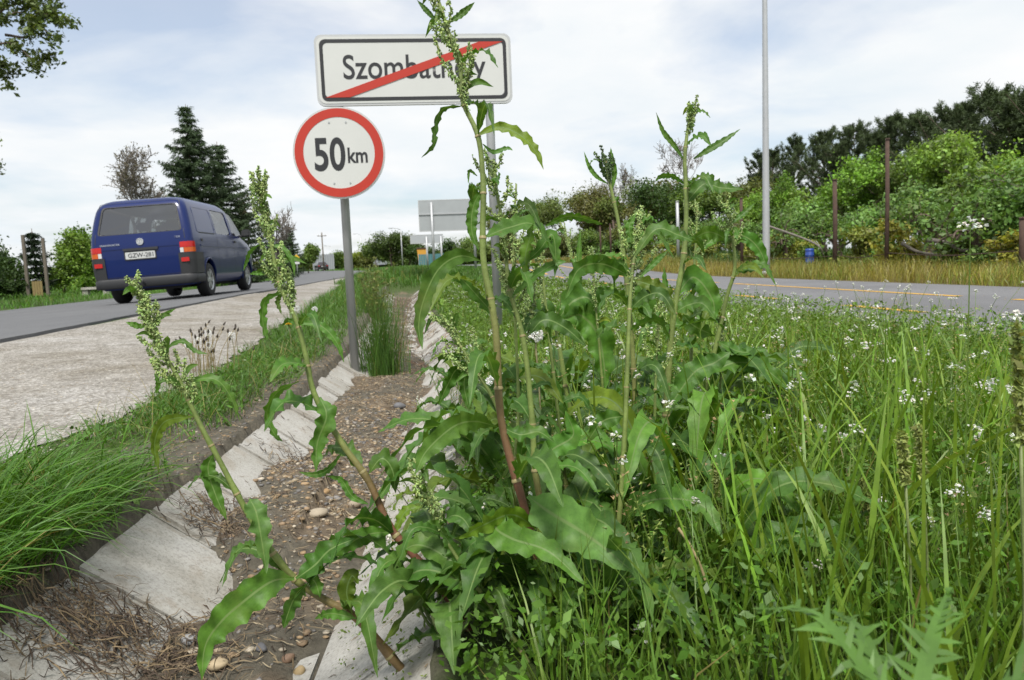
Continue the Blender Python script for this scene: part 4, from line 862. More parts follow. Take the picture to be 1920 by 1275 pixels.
    lettering('badge', 'TRANSPORTER', -.72, -.36, 1.075, 1.105, -.004, MT['chrome'], root, .01); lettering('badge', 'TDI', .62, .72, 1.145, 1.17, -.004, MT['chrome'], root, .01)
    # underside, seats, wheels
    v, f = box((0, 2.35, .27), (1.2, 4.2, .12)); nobj('floor_pan', v, f, MT['rubber'], root, smooth=False)
    nobj('tow_bar', *tube(np.array([[0, .3, .36], [0, -.06, .34], [0, -.12, .38], [0, -.12, .43]]), .022, 8), MT['black_plastic'], root)
    for x, y in ((-.5, 2.7), (.02, 2.7), (.5, 2.7), (-.45, 1.5), (.1, 1.5), (.5, 1.5)):
        s_ = bevel_box('seat', (.46, .14, .62), .05, MT['seat'], root, (x, y, 1.05)); bevel_box('headrest', (.26, .10, .18), .04, MT['seat'], s_, (x, y - .02, 1.48)); bevel_box('cushion', (.46, .46, .14), .04, MT['seat'], s_, (x, y + .28, .75))
    for y in (.95, 3.87):
        for s in (-1, 1):
            tp_ = [(.205, -.10), (.30, -.105), (.322, -.085), (.327, -.03), (.327, .03), (.322, .085), (.30, .105), (.205, .10)]
            v, f = lathe(tp_, 32); v = np.stack([v[:, 2] + s * .80, v[:, 0] + y, v[:, 1] + .325], -1); wh = nobj('wheel', v, f, MT['rubber'], root)
            R_ = Acc(); v, f = lathe([(.21, .09), (.205, .10), (.19, .085), (.185, -.08)], 32); R_.add(np.stack([s * v[:, 2] + s * .80, v[:, 0] + y, v[:, 1] + .325], -1), f)
            v, f = lathe([(.0, .085), (.05, .085), (.055, .06), (.19, .03), (.19, .02), (0, .02)], 24); 
            for k in range(6):
                a = k * math.pi / 3; d = np.array([math.cos(a), math.sin(a)]); e = np.array([-d[1], d[0]]); q = [d * .03 + e * .035, d * .2 + e * .048, d * .2 - e * .048, d * .03 - e * .035]; pr, pf = prism(np.array(q), .06, .085); R_.add(np.stack([s * pr[:, 1] + s * .80, pr[:, 0] + y, pr[:, 2] + .325], -1), pf)
            v, f = lathe([(0, .092), (.045, .09), (.06, .075), (.06, .05)], 20); R_.add(np.stack([s * v[:, 2] + s * .80, v[:, 0] + y, v[:, 1] + .325], -1), f); R_.build('rim', MT['alloy'], wh, False)
            v, f = lathe([(0, .03), (.2, .03)], 24); nobj('brake_disc', np.stack([s * v[:, 2] + s * .80, v[:, 0] + y, v[:, 1] + .325], -1), f, MT['black_plastic'], wh)
    return root
van = make_van()
pr_ = P(385, 557, 15.3); pl_ = P(226, 571, 15.05); mid_ = (pr_ + pl_) / 2
vr = math.radians(-2.2)
van.rotation_euler = (0, math.atan(XS), vr)
c0, s0 = math.cos(vr), math.sin(vr)
vx, vy = mid_[0] + .06 + .95 * s0, mid_[1] - .95 * c0
zr_ = roadz(vx, vy + .95) + .012
van.rotation_euler = Matrix(((c0, -s0, 0), (s0, c0, 0), (0, 0, 1))).to_4x4().to_euler(); van.rotation_euler.rotate_axis('Y', -math.atan(XS)); van.rotation_euler.rotate_axis('X', .007)
van.location = (vx, vy, float(zr_) - .006)

CB = [(.22, .12, 4.2, .76, .2, .3), (.4, .02, 4.3, .82, .22, .36), (.6, .0, 4.34, .84, .22, .4), (.8, .03, 4.28, .84, .24, .45), (.9, .1, 4.0, .81, .26, .5), (.95, .3, 3.7, .76, .3, .5)]
CC = [(.9, .25, 3.3, .76, .2, .25), (1.1, .5, 2.95, .70, .2, .25), (1.3, .85, 2.5, .62, .2, .25), (1.4, 1.1, 2.2, .52, .25, .3), (1.43, 1.3, 2.0, .3, .2, .2)]
def make_car(label, paint, loc, rz):
    root = thing('car', label, 'car', loc, rz)
    nobj('body', *loft(sub_levels(CB, 2)), paint, root); nobj('cabin', *loft(sub_levels(CC, 2)), paint, root)
    A = np.array(CC)
    def cz(z, k): return float(np.interp(z, A[:, 0], A[:, k]))
    nobj('rear_window', *flat_fan(np.array([(x, cz(z, 1) - .012, z) for x, z in roundpoly([(-.56, .98), (.56, .98), (.46, 1.32), (-.46, 1.32)], .05)])), MT['dark_glass'], root, smooth=False)
    nobj('windscreen', *flat_fan(np.array([(x, cz(z, 2) + .012, z) for x, z in roundpoly([(-.56, .98), (.56, .98), (.46, 1.3), (-.46, 1.3)], .05)])), MT['dark_glass'], root, smooth=False)
    for s in (-1, 1):
        nobj('side_window', *flat_fan(np.array([(s * (cz(z, 3) + .012), y, z) for y, z in roundpoly([(.75, .98), (2.9, .98), (2.4, 1.3), (1.1, 1.3)], .06)])), MT['dark_glass'], root, smooth=False)
        bevel_box('tail_light', (.2, .05, .14), .015, MT['lamp_red'], root, (s * .62, .02, .76)); bevel_box('headlight', (.22, .1, .14), .03, MT['lamp_white'], root, (s * .58, 4.24, .68))
        for y in (.75, 3.4):
            v, f = tube(np.array([[s * .66, y, .31], [s * .85, y, .31]]), .31, 18); w_ = nobj('wheel', v, f, MT['rubber'], root); v, f = tube(np.array([[s * .80, y, .31], [s * .857, y, .31]]), .19, 14); nobj('rim', v, f, MT['alloy'], w_)
    bevel_box('rear_bumper', (1.66, .12, .2), .03, MT['black_plastic'], root, (0, .02, .42)); bevel_box('number_plate', (.5, .02, .11), .004, MT['plate_white'], root, (0, -.012, .66)); bevel_box('front_bumper', (1.62, .14, .2), .04, MT['black_plastic'], root, (0, 4.26, .4))
    return root
l0 = at(606, y=112); xr = road_edge(112) - 1.8; l0 = (float(PX(606, 500, xr)[0]), float(PX(606, 500, xr)[1])); zc0 = float(roadz(np.array(l0[0]), np.array(l0[1]))) + .012
make_car('dark red-black car far off at the bend of the road', simple('dark_car_paint', (.018, .010, .012), .3, .2, .1, coat=.6), (l0[0], l0[1], zc0), math.radians(14))
l0 = at(176, x=-13.6); cu_ = thing('culvert_head', 'low pale concrete culvert head on the far verge beside the van', 'culvert', (l0[0], l0[1], float(H(*l0))))
v, f = box((0, 0, .30), (1.1, .35, .10)); nobj('cap_slab', v, f, MT['slab'], cu_, smooth=False)
for xx in (-.42, .42): v, f = box((xx, .02, .10), (.22, .28, .30)); nobj('cheek_wall', v, f, MT['slab'], cu_, smooth=False)
# ------------------------------------------------------------------ grass
def blades(base, length, width, azim, th0, bend, color, segs=4, rs=None, twist=.5, tipc=None):
    """curved tapering blades: arrays of N; th0 start angle from vertical, bend total extra angle"""
    rs = rs or rng; N = len(base); h = np.stack([np.cos(azim), np.sin(azim), 0 * azim], -1); sd = np.stack([-np.sin(azim), np.cos(azim), 0 * azim], -1)
    tw = rs.normal(size=N) * twist; T = np.linspace(0, 1, segs + 1); pts = [base.copy()]
    for k in range(segs):
        th = th0 + bend * ((k + .5) / segs) ** 1.5; step = (h * np.sin(th)[:, None] + np.array([0, 0, 1.]) * np.cos(th)[:, None]) * (length / segs)[:, None]; pts.append(pts[-1] + step)
    V = []
    for k in range(segs):
        t_ = T[k]; w = width * (.75 + .5 * t_) * (1 - t_ ** 2.2) * .5; th = th0 + bend * t_ ** 1.5
        up = -h * np.cos(th)[:, None] + np.array([0, 0, 1.]) * np.sin(th)[:, None]; s_ = sd * np.cos(tw)[:, None] + up * np.sin(tw)[:, None]
        V += [pts[k] - s_ * w[:, None], pts[k] + s_ * w[:, None]]
    V.append(pts[-1]); m = 2 * segs + 1; V = np.stack(V, 1).reshape(-1, 3); b0 = (np.arange(N) * m)[:, None]
    q = np.concatenate([b0 + np.array([2 * k, 2 * k + 1, 2 * k + 3, 2 * k + 2]) for k in range(segs - 1)]); tr = b0 + np.array([2 * segs - 2, 2 * segs - 1, 2 * segs])
    return V, [q, tr], np.repeat(color, m, 0)
def gcol(N, base, var=.3, dry=.04, rs=None):
    rs = rs or rng; c = np.asarray(base) * (1 + (rs.random((N, 1)) - .5) * 2 * var) * (1 + (rs.random((N, 3)) - .5) * .22)
    k = rs.random(N) < dry; c[k] = np.array([.26, .2, .09]) * (.6 + .6 * rs.random((k.sum(), 1))); return c
def scatter(n, x0, x1, y0, y1, keep=None, rs=None):
    rs = rs or rng; x = x0 + (x1 - x0) * rs.random(n); y = y0 + (y1 - y0) * rs.random(n)
    if keep is not None: k = keep(x, y); x, y = x[k], y[k]
    return x, y
def ground_pts(x, y, sink=.01): return np.stack([x, y, H(x, y) - sink], -1)
def on_right(x, y): u = x - xc(y); return ((u > np.where(y < 2.8, .54, np.where(y < 5, .46, .4)) + .10 * vnoise(y, y * 0, 3, 5)) | (y > 21.5)) & ((x < PX0 - .02 + .1 * vnoise(y, y * 0, 2, 3)) | (x > PX1 + .05))
GA = (.11, .185, .03); GB = (.14, .225, .03); GC = (.055, .13, .022); GD = (.14, .22, .035)
# --- meadow between ditch and path, near to far
A = Acc()
def lay(n, x0, x1, y0, y1, lmin, lmax, wmin, wmax, base, th=(.05, .35), bend=(.1, .9), segs=4, keep=on_right, dens=None, dry=.02, var=.3, acc=None, clump=0):
    x, y = scatter(n, x0, x1, y0, y1, keep)
    if dens is not None: k = rng.random(len(x)) < dens(x, y); x, y = x[k], y[k]
    N = len(x); pat = .55 + .9 * fbm(x, y, 1.1, 11)
    ln = (lmin + (lmax - lmin) * rng.random(N) ** 1.3) * pat * np.where(x < PX0 + .2, 1 - .62 * sst(PX0 - 2.3, PX0 - .3, x), 1); az = rng.random(N) * 6.283
    V, f, c = blades(ground_pts(x, y), ln, wmin + (wmax - wmin) * rng.random(N) ** 2, az, th[0] + (th[1] - th[0]) * rng.random(N), bend[0] + (bend[1] - bend[0]) * rng.random(N), gcol(N, base, var, dry) * (.75 + .5 * fbm(x, y, .7, 21))[:, None], segs); (acc or A).add(V, f, c)
lay(8000, .0, 2.6, .42, 1.5, .10, .31, .0025, .007, GA)
lay(650, .35, 2.4, .55, 1.6, .28, .50, .006, .013, GB, (.0, .3), (.05, 1.2), 5, dry=0)
lay(17000, -.1, 3.6, 1.4, 3.6, .10, .29, .0025, .007, GA)
lay(1500, .3, 3.6, 1.4, 3.6, .26, .48, .006, .013, GB, (.0, .35), (.05, 1.3), 5, dry=0)
lay(26000, -.1, 3.6, 3.4, 7.5, .08, .24, .004, .009, GA, segs=3)
lay(900, 1.2, 3.6, 2.4, 5.5, .26, .44, .006, .012, GB, (.0, .3), (.05, 1.), 4, dry=0)
lay(26000, -.1, 3.6, 7, 20, .08, .22, .007, .014, (.085, .165, .03), segs=3)
lay(26000, -2.2, 3.6, 20, 60, .12, .26, .014, .03, (.075, .155, .03), segs=3, keep=lambda x, y: on_right(x, y) & (x > road_edge(y) + .5))
tag(A.build('meadow_grass', MT['grass']), 'tall green meadow grass between the ditch and the cycle path', 'grass', kind='stuff')
# --- verge strip between gravel and ditch
A = Acc()
def vdens(x, y):
    e = np.interp(y, [0, 2.8, 3.4, 5, 8.7, 21, 48], [-1.36, -1.40, -1.25, -1.2, -1.42, -1.95, -2.7]); i = xc(y) - np.where(y < 2.6, .45, .5) - .05 * vnoise(y, 0 * y, 4, 2)
    bare = sst(.0, .12, x - e + .08 * fbm(x, y, 4, 3)) * (1 - sst(-.04, .05, x - i)); gap = 1 - .97 * np.exp(-((y - 2.72 + .12 * fbm(x, y, 3, 7)) / .30) ** 2) * (x > -1.5) - .8 * np.exp(-((y - 4.9) / .3) ** 2) * (x > -.85)
    return bare * np.clip(gap, 0, 1) * np.where(y > 2.6, .12 + .88 * sst(.36, .56, fbm(x, y, 2.3, 51)), 1)
def vlay(n, y0, y1, lmin, lmax, wmin, wmax, base, th, bend, toward=None, segs=5, x0=-2.2, x1=-.5):
    x, y = scatter(n, x0, x1, y0, y1); k = rng.random(len(x)) < vdens(x, y); x, y = x[k], y[k]; N = len(x)
    az = rng.random(N) * 6.283 if toward is None else rng.normal(toward[0], toward[1], N); pat = .6 + .8 * fbm(x, y, 1.6, 31)
    V, f, c = blades(ground_pts(x, y), (lmin + (lmax - lmin) * rng.random(N)) * pat, wmin + (wmax - wmin) * rng.random(N) ** 1.6, az, th[0] + (th[1] - th[0]) * rng.random(N), bend[0] + (bend[1] - bend[0]) * rng.random(N), gcol(N, base, .32, .03) * (.7 + .6 * fbm(x, y, 1.3, 41))[:, None], segs); A.add(V, f, c)
vlay(10000, .9, 2.5, .09, .23, .002, .005, (.06, .135, .02), (.15, .7), (.4, 1.7), (-.35, 1.5), x0=-2.0, x1=-.74)
vlay(4500, .9, 2.35, .2, .40, .0025, .006, (.07, .155, .022), (.25, .8), (.7, 1.9), (-.1, .9), x0=-1.6, x1=-.74)
vlay(22000, 2.9, 7, .06, .145, .002, .0045, (.075, .165, .024), (.1, .6), (.3, 1.3), None, 4)
vlay(3500, 3.2, 6.5, .10, .21, .002, .0045, (.08, .175, .025), (.2, .7), (.6, 1.5), (-.2, .9), 4)
vlay(15000, 6.5, 14, .09, .2, .004, .008, (.075, .155, .026), (.1, .5), (.3, 1.1), None, 3)
vlay(16000, 13, 30, .1, .22, .007, .013, (.085, .17, .032), (.1, .5), (.3, 1.), None, 3, -2.8, -.3)
x, y = scatter(9000, -2, -.6, 1.2, 7); k = rng.random(len(x)) < vdens(x, y); x, y = x[k], y[k]; A.add(*leaf_cloud(np.stack([x, y, H(x, y) + .07 * rng.random(len(x))], -1), .02, 2, .012, (.075, .15, .03), .35, .35, .6, 1.9, 61))
vlay(2500, 1., 6, .10, .26, .0015, .003, (.26, .22, .11), (.2, .9), (.2, 1.4), None, 4)
tag(A.build('verge_grass', MT['grass']), 'long arching grass on the verge between gravel and ditch', 'grass', kind='stuff')
# --- tufts of tall grass standing in the ditch by the sign post
def tuft(name, label, cx_, cy_, n, lmin, lmax, spread, base, w=(.003, .006), th=(.0, .2), bend=(.0, .5), heads=0, group=None, zoff=0.):
    z = float(H(cx_, cy_)); root = thing(name, label, 'grass', (cx_, cy_, z), 0, group); r = rng.normal(size=(n, 2)) * spread; b_ = np.stack([r[:, 0], r[:, 1], np.full(n, -.02)], -1)
    V, f, c = blades(b_, lmin + (lmax - lmin) * rng.random(n), w[0] + (w[1] - w[0]) * rng.random(n), rng.random(n) * 6.283, th[0] + (th[1] - th[0]) * rng.random(n), bend[0] + (bend[1] - bend[0]) * rng.random(n), gcol(n, base, .3, .05), 5); A_ = Acc(); A_.add(V, f, c); tag(A_.build('blades', MT['grass'], root), kind='stuff')
    if heads:
        S = Acc(); Hd = Acc()
        for k in range(heads):
            a = rng.random() * 6.283; ln = lmax * (.95 + .3 * rng.random()); d = np.array([math.cos(a), math.sin(a), 0]) * (.05 + .12 * rng.random()); pts = catmull([np.append(rng.normal(size=2) * spread * .6, 0), d * .4 + np.array([0, 0, ln * .55]), d + np.array([0, 0, ln])], 8); S.add(*tube(pts, .0012, 4, False), (.16, .2, .07))
            v, ff, cc = leaf_cloud(pts[5:] , .012, 10, .010, (.20, .22, .10), .3, .2, .1, 2.2, k); Hd.add(v, ff, cc)
        tag(S.build('stalks', MT['grass'], root), kind='stuff'); tag(Hd.build('seed_heads', MT['grass'], root, False), kind='stuff')
    return root
g0 = G(716, 698, -.12); tuft('grass_tuft', 'tall upright grass tuft in the ditch beside the sign post', g0[0], g0[1], 520, .3, .70, .075, (.075, .15, .035), (.003, .006), (.0, .3), (.0, .7), heads=30)
g0 = G(700, 600, -.05); tuft('grass_tuft', 'seeding grass tuft on the ditch edge behind the sign post', g0[0], g0[1], 500, .3, .6, .12, (.09, .16, .04), (.004, .008), heads=40)
g0 = G(785, 530, .05); tuft('grass_tuft', 'dark grass tuft growing at the far end of the ditch', g0[0], g0[1], 500, .25, .5, .3, (.05, .10, .025), (.012, .02))
# --- dry grass strip beyond the path
A = Acc()
lay(24000, PX1 + .05, 10.4, 4, 34, .16, .40, .006, .014, (.25, .215, .06), (.05, .4), (.1, 1.), 3, dry=.3, var=.45, keep=None)
lay(24000, PX1 + .05, 10.4, 4, 40, .16, .42, .006, .014, (.17, .21, .05), (.05, .4), (.1, 1.), 3, keep=None, dens=lambda x, y: sst(.4, .6, fbm(x, y, .5, 77)))
lay(6000, PX1 + .05, 9.6, 30, 70, .2, .42, .015, .03, (.2, .17, .05), (.05, .4), (.1, .9), 3, dry=.3, keep=None)
tag(A.build('dry_grass', MT['grass']), 'yellowing dry grass along the far edge of the cycle path', 'grass', kind='stuff')
A = Acc(); lay(22000, 9.8, 18, 6, 60, .12, .5, .015, .035, (.055, .10, .025), (.05, .5), (.1, 1.), 3, keep=None)
tag(A.build('orchard_undergrowth', MT['grass']), 'rough green undergrowth beneath the orchard trees', 'grass', kind='stuff')
# --- far road side and far field
A = Acc()
lay(30000, -32, -9, 6, 60, .12, .3, .012, .03, (.085, .19, .028), (.05, .5), (.2, 1.1), 3, keep=lambda x, y: x < road_edge(y) - RW - .05)
lay(20000, -40, 0, 46, 140, .14, .34, .04, .08, (.085, .18, .032), (.05, .5), (.2, 1.), 3, keep=lambda x, y: (x > road_edge(y) + .2) | (x < road_edge(y) - RW - .1))
lay(12000, 0, 30, 55, 130, .14, .34, .04, .08, (.085, .17, .035), (.05, .5), (.2, 1.), 3, keep=on_right)
tag(A.build('roadside_grass', MT['grass']), 'short bright grass on the far side of the road', 'grass', kind='stuff')
# --- low broad-leaved herbs under the meadow
def herbs(n, x0, x1, y0, y1, zmax, size, base, seed):
    x, y = scatter(n, x0, x1, y0, y1, lambda x, y: on_right(x, y) | ((x - xc(y) > .47) & (x < PX0))); N = len(x); z = H(x, y) + zmax * rng.random(N) ** .8; c = np.stack([x, y, z], -1); v, f, cc = leaf_cloud(c, .03, 3, size, base, .3, .3, .5, 1.8, seed); return v, f, cc
A = Acc()
for a in ((15000, -.05, 1.4, .8, 3.0, .19, .0085, (.08, .16, .025), 1), (8000, .3, 3.5, 1.2, 4, .22, .011, (.09, .17, .03), 2), (12000, 0, 3.6, 3.5, 9, .19, .014, (.115, .19, .035), 3), (5000, 0, 3.6, 9, 20, .18, .035, (.12, .19, .04), 4)): A.add(*herbs(*a))
tag(A.build('low_herbs', MT['grass'], None, False), 'low small-leaved weeds between the meadow grass', 'plants', kind='stuff')
# --- shepherd's-purse like weeds: thin stems, small triangular pods, white flower tops
def cress(acc_s, acc_f, b, h, lean, seed, pods=26, head=.016, fl=14, detail=True):
    r = np.random.default_rng(seed); a = r.random() * 6.283; d = np.array([math.cos(a), math.sin(a), 0.]) * lean * h
    pts = catmull([b, b + d * .35 + np.array([0, 0, h * .55]), b + d + np.array([0, 0, h])], 8 if detail else 4); acc_s.add(*tube(pts, np.linspace(.0017, .0009, len(pts)), 4 if detail else 3, False), np.array([.13, .2, .05]) * (.8 + .4 * r.random()))
    n = pods; t = .35 + .58 * r.random(n); i = np.minimum((t * (len(pts) - 1)).astype(int), len(pts) - 2); p = pts[i] + (pts[i + 1] - pts[i]) * (t * (len(pts) - 1) - i)[:, None]
    az = r.random(n) * 6.283; o = np.stack([np.cos(az), np.sin(az), .35 + 0 * az], -1); ln = (.012 + .012 * r.random(n))[:, None]; q = p + o * ln; s_ = np.stack([-np.sin(az), np.cos(az), 0 * az], -1)
    V = np.stack([p, p + s_ * .0007, q], 1).reshape(-1, 3); acc_s.add(V, np.arange(n * 3).reshape(-1, 3), (.14, .2, .06))
    e = q + o * .008; w = .0038; V = np.stack([q, e + s_ * w + np.array([0, 0, .001]), e - o * .0015, e - s_ * w + np.array([0, 0, .001])], 1).reshape(-1, 3); pc = np.array([.22, .26, .09]) if r.random() < .7 else np.array([.33, .22, .15]); acc_s.add(V, np.arange(n * 4).reshape(-1, 4), np.repeat(pc * (.7 + .6 * r.random((n, 1))), 4, 0))
    c = pts[-1]; m_ = fl; az = r.random(m_) * 6.283; rr = head * r.random(m_) ** .5; ctr_ = c + np.stack([rr * np.cos(az), rr * np.sin(az), .004 * r.normal(size=m_) + .010 - rr * .5], -1)
    v, f, cc = leaf_cloud(ctr_, .0022, 4, .0052, (.78, .78, .73), .08, .05, 1.2, 1., seed); acc_f.add(v, f, cc)
    v, f, cc = leaf_cloud(ctr_ - np.array([0, 0, .004]), .002, 1, .004, (.25, .32, .12), .2, .1, .5, 1.3, seed); acc_s.add(v, f, cc)
As, Af = Acc(), Acc()
x, y = scatter(480, .15, 2.7, .9, 4.2, on_right)
for k in range(len(x)): cress(As, Af, np.array([x[k], y[k], float(H(x[k], y[k]))]), rng.uniform(.2, .42), rng.uniform(0, .45), 1000 + k, 30, rng.uniform(.006, .013), 8)
x, y = scatter(700, .1, 3.5, 4, 13, on_right)
for k in range(len(x)): cress(As, Af, np.array([x[k], y[k], float(H(x[k], y[k]))]), rng.uniform(.16, .32) * (1 - .5 * float(sst(1.6, 3.2, x[k]))), rng.uniform(0, .3), 3000 + k, 14, rng.uniform(.007, .016), 6, False)
x, y = scatter(120, -.2, .35, 1.2, 4.5, lambda x, y: (x - xc(y) > .3))
for k in range(len(x)): cress(As, Af, np.array([x[k], y[k], float(H(x[k], y[k]))]), rng.uniform(.12, .26), rng.uniform(.1, .6), 5000 + k, 24, .004, 4)
tag(As.build('wild_cress', MT['grass'], None, False), 'thin wild cress stems with tiny triangular pods in the meadow', 'plants', kind='stuff')
tag(Af.build('cress_flowers', MT['petal'], None, False), 'tiny white flower clusters sprinkled over the meadow', 'flowers', kind='stuff')
# the flower heads that show large
gC = 'white-flowered cress standing out of the meadow'
for k, (px, py, d, hd, lab) in enumerate([(1610, 800, 1.55, .017, None), (1708, 742, 1.65, .022, None), (1208, 1172, 1.12, .016, None), (1524, 1055, 1.2, .015, None), (1650, 935, 1.35, .013, None), (1565, 995, 1.3, .012, None), (1792, 915, 1.3, .018, None), (1215, 1097, 1.2, .010, None), (1352, 850, 1.5, .014, None), (1158, 1120, 1.25, .010, None), (1842, 715, 1.9, .018, None), (1820, 412, 1.15, .020, 'tall white-flowered cress rising clear above the cycle path'), (1898, 584, 1.5, .022, None), (1740, 970, 1.25, .010, None), (1095, 1195, 1.1, .007, None), (1845, 960, 1.2, .012, None), (1625, 640, 2.6, .022, None), (1665, 672, 2.4, .024, None)]):
    tp_ = P(px, py, d); gz = float(H(tp_[0], tp_[1])); root = thing('flowering_cress', lab or 'thin cress plant topped by a white flower cluster in the meadow', 'flower', (tp_[0], tp_[1], gz), 0, None if lab else gC); a_s, a_f = Acc(), Acc()
    cress(a_s, a_f, np.array([0, 0, 0.]), tp_[2] - gz - .01, .0, 7000 + k, 30, hd, 24); a_s.build('stem', MT['grass'], root, False); a_f.build('flower_head', MT['petal'], root, False)
# ------------------------------------------------------------------ curled dock plants
m, t, b, l = newmat('dock_leaf'); uvn = t.nodes.new('ShaderNodeUVMap'); uvn.uv_map = 'UVMap'; sp = t.nodes.new('ShaderNodeSeparateXYZ'); l(uvn.outputs[0], sp.inputs[0])
ab = t.nodes.new('ShaderNodeMath'); ab.operation = 'SUBTRACT'; ab.inputs[1].default_value = .5; l(sp.outputs[0], ab.inputs[0]); ab2 = t.nodes.new('ShaderNodeMath'); ab2.operation = 'ABSOLUTE'; l(ab.outputs[0], ab2.inputs[0])
a = t.nodes.new('ShaderNodeAttribute'); a.attribute_name = 'Col'
c = mixc(t, l, a.outputs['Color'], ramp(t, l, noise(t, l, 60, 5), [(.3, (.7, .72, .7)), (.7, (1.25, 1.22, 1.2))]), 1., 'MULTIPLY')
# side veins
vm = t.nodes.new('ShaderNodeMath'); vm.operation = 'MULTIPLY_ADD'; vm.inputs[1].default_value = -1.1; l(ab2.outputs[0], vm.inputs[0]); l(sp.outputs[1], vm.inputs[2])
wv = t.nodes.new('ShaderNodeMath'); wv.operation = 'MULTIPLY'; wv.inputs[1].default_value = 75; l(vm.outputs[0], wv.inputs[0]); sn = t.nodes.new('ShaderNodeMath'); sn.operation = 'SINE'; l(wv.outputs[0], sn.inputs[0])
vr_ = ramp(t, l, sn.outputs[0], [(.86, (0, 0, 0)), (1., (.16, .16, .16))]); c = mixc(t, l, c, (.16, .26, .08), vr_)
mid_f = ramp(t, l, ab2.outputs[0], [(.018, (1, 1, 1)), (.05, (0, 0, 0))]); c = mixc(t, l, c, (.17, .26, .085), mid_f)
c = mixc(t, l, c, (.16, .10, .03), ramp(t, l, noise(t, l, 130, 3, .6), [(.70, (0, 0, 0)), (.76, (.8, .8, .8))])); c = mixc(t, l, c, (.16, .2, .05), ramp(t, l, noise(t, l, 16, 3, .6), [(.55, (0, 0, 0)), (.8, (.5, .5, .5))]))
l(c, b.inputs['Base Color']); b.inputs['Roughness'].default_value = .5; b.inputs['Specular IOR Level'].default_value = .32
bump(t, l, b, noise(t, l, 90, 4), .35, .003)
tr = t.nodes.new('ShaderNodeBsdfTranslucent'); l(mixc(t, l, c, (1.3, 1.25, .5), 1., 'MULTIPLY'), tr.inputs[0]); mx = t.nodes.new('ShaderNodeMixShader'); mx.inputs[0].default_value = .36; l(b.outputs[0], mx.inputs[1]); l(tr.outputs[0], mx.inputs[2]); l(mx.outputs[0], t.nodes['Material Output'].inputs[0]); MT['dock_leaf'] = m
MT['stem'] = attrmat('dock_stem', .5, .4, .15, 150, 30)
def leaf(parent, mid, width, roll=0., wave=.12, seed=0, color=(.045, .115, .022), prof='dock', fold=.25, origin=np.zeros(3), facing=None, name='leaf', nl=28, freq=None):
    """leaf blade along the midrib points (world space), crisped edges"""
    r = np.random.default_rng(seed); p = catmull(mid, nl); ln = np.linalg.norm(np.diff(p, axis=0), axis=1).sum(); t_ = np.linspace(0, 1, nl); T = norm(np.gradient(p, axis=0))
    fc_ = norm(CAM - p.mean(0)) if facing is None else np.asarray(facing, float); Sd = norm(np.cross(T, fc_)); N_ = np.cross(Sd, T)
    if prof == 'dock': w = np.interp(t_, [0, .06, .12, .22, .45, .7, .88, 1], [.10, .13, .55, .88, 1., .78, .40, .02])
    elif prof == 'lance': w = np.interp(t_, [0, .08, .3, .55, .8, 1], [.12, .4, .9, 1, .6, .02])
    else: w = np.interp(t_, [0, .15, .4, .65, .85, 1], [.25, .5, .9, 1., .8, .1])
    w = w * width * .85 / 2; cr, sr = np.cos(roll + .25 * np.sin(t_ * 3 + seed)), np.sin(roll + .25 * np.sin(t_ * 3 + seed)); S2 = Sd * cr[:, None] + N_ * sr[:, None]; N2 = -Sd * sr[:, None] + N_ * cr[:, None]
    fq = freq or min(7, max(2.5, ln / max(width, .01) * 1.5)); V = []; UV = []
    ss = np.array([-1, -.72, -.4, 0, .4, .72, 1.])
    for s in ss:
        ph = r.random() * 6.28 if False else (seed * 1.7 + (2.1 if s > 0 else 0)); a_ = abs(s)
        ruff = wave * (a_ ** 2) * (np.sin(t_ * fq * 6.28 + ph) + .6 * np.sin(t_ * fq * 10.3 + ph * 2.3)) * w * 2.4
        edge = 1 + .10 * (a_ == 1) * np.sin(t_ * fq * 9.1 + ph * 3)
        V.append(p + S2 * (s * w * edge)[:, None] + N2 * (fold * a_ * w + ruff)[:, None]); UV.append(np.stack([np.full(nl, .5 + s * .5), t_], -1))
    V = np.stack(V, 1).reshape(-1, 3) - origin; UV = np.stack(UV, 1).reshape(-1, 2); k = len(ss); i = np.arange(nl - 1)[:, None] * k; j = np.arange(k - 1)[None]; f = np.stack([i + j, i + j + 1, i + k + j + 1, i + k + j], -1).reshape(-1, 4)
    c_ = np.asarray(color) * np.array([1.1, 1.05, .8]) * (.9 + .65 * r.random()) * (np.array([1.7, 1.15, .8]) if r.random() < .08 else 1.) * (1 + (r.random(3) - .5) * .15)
    return nobj(name, V, f, MT['dock_leaf'], parent, np.broadcast_to(c_, V.shape), UV)
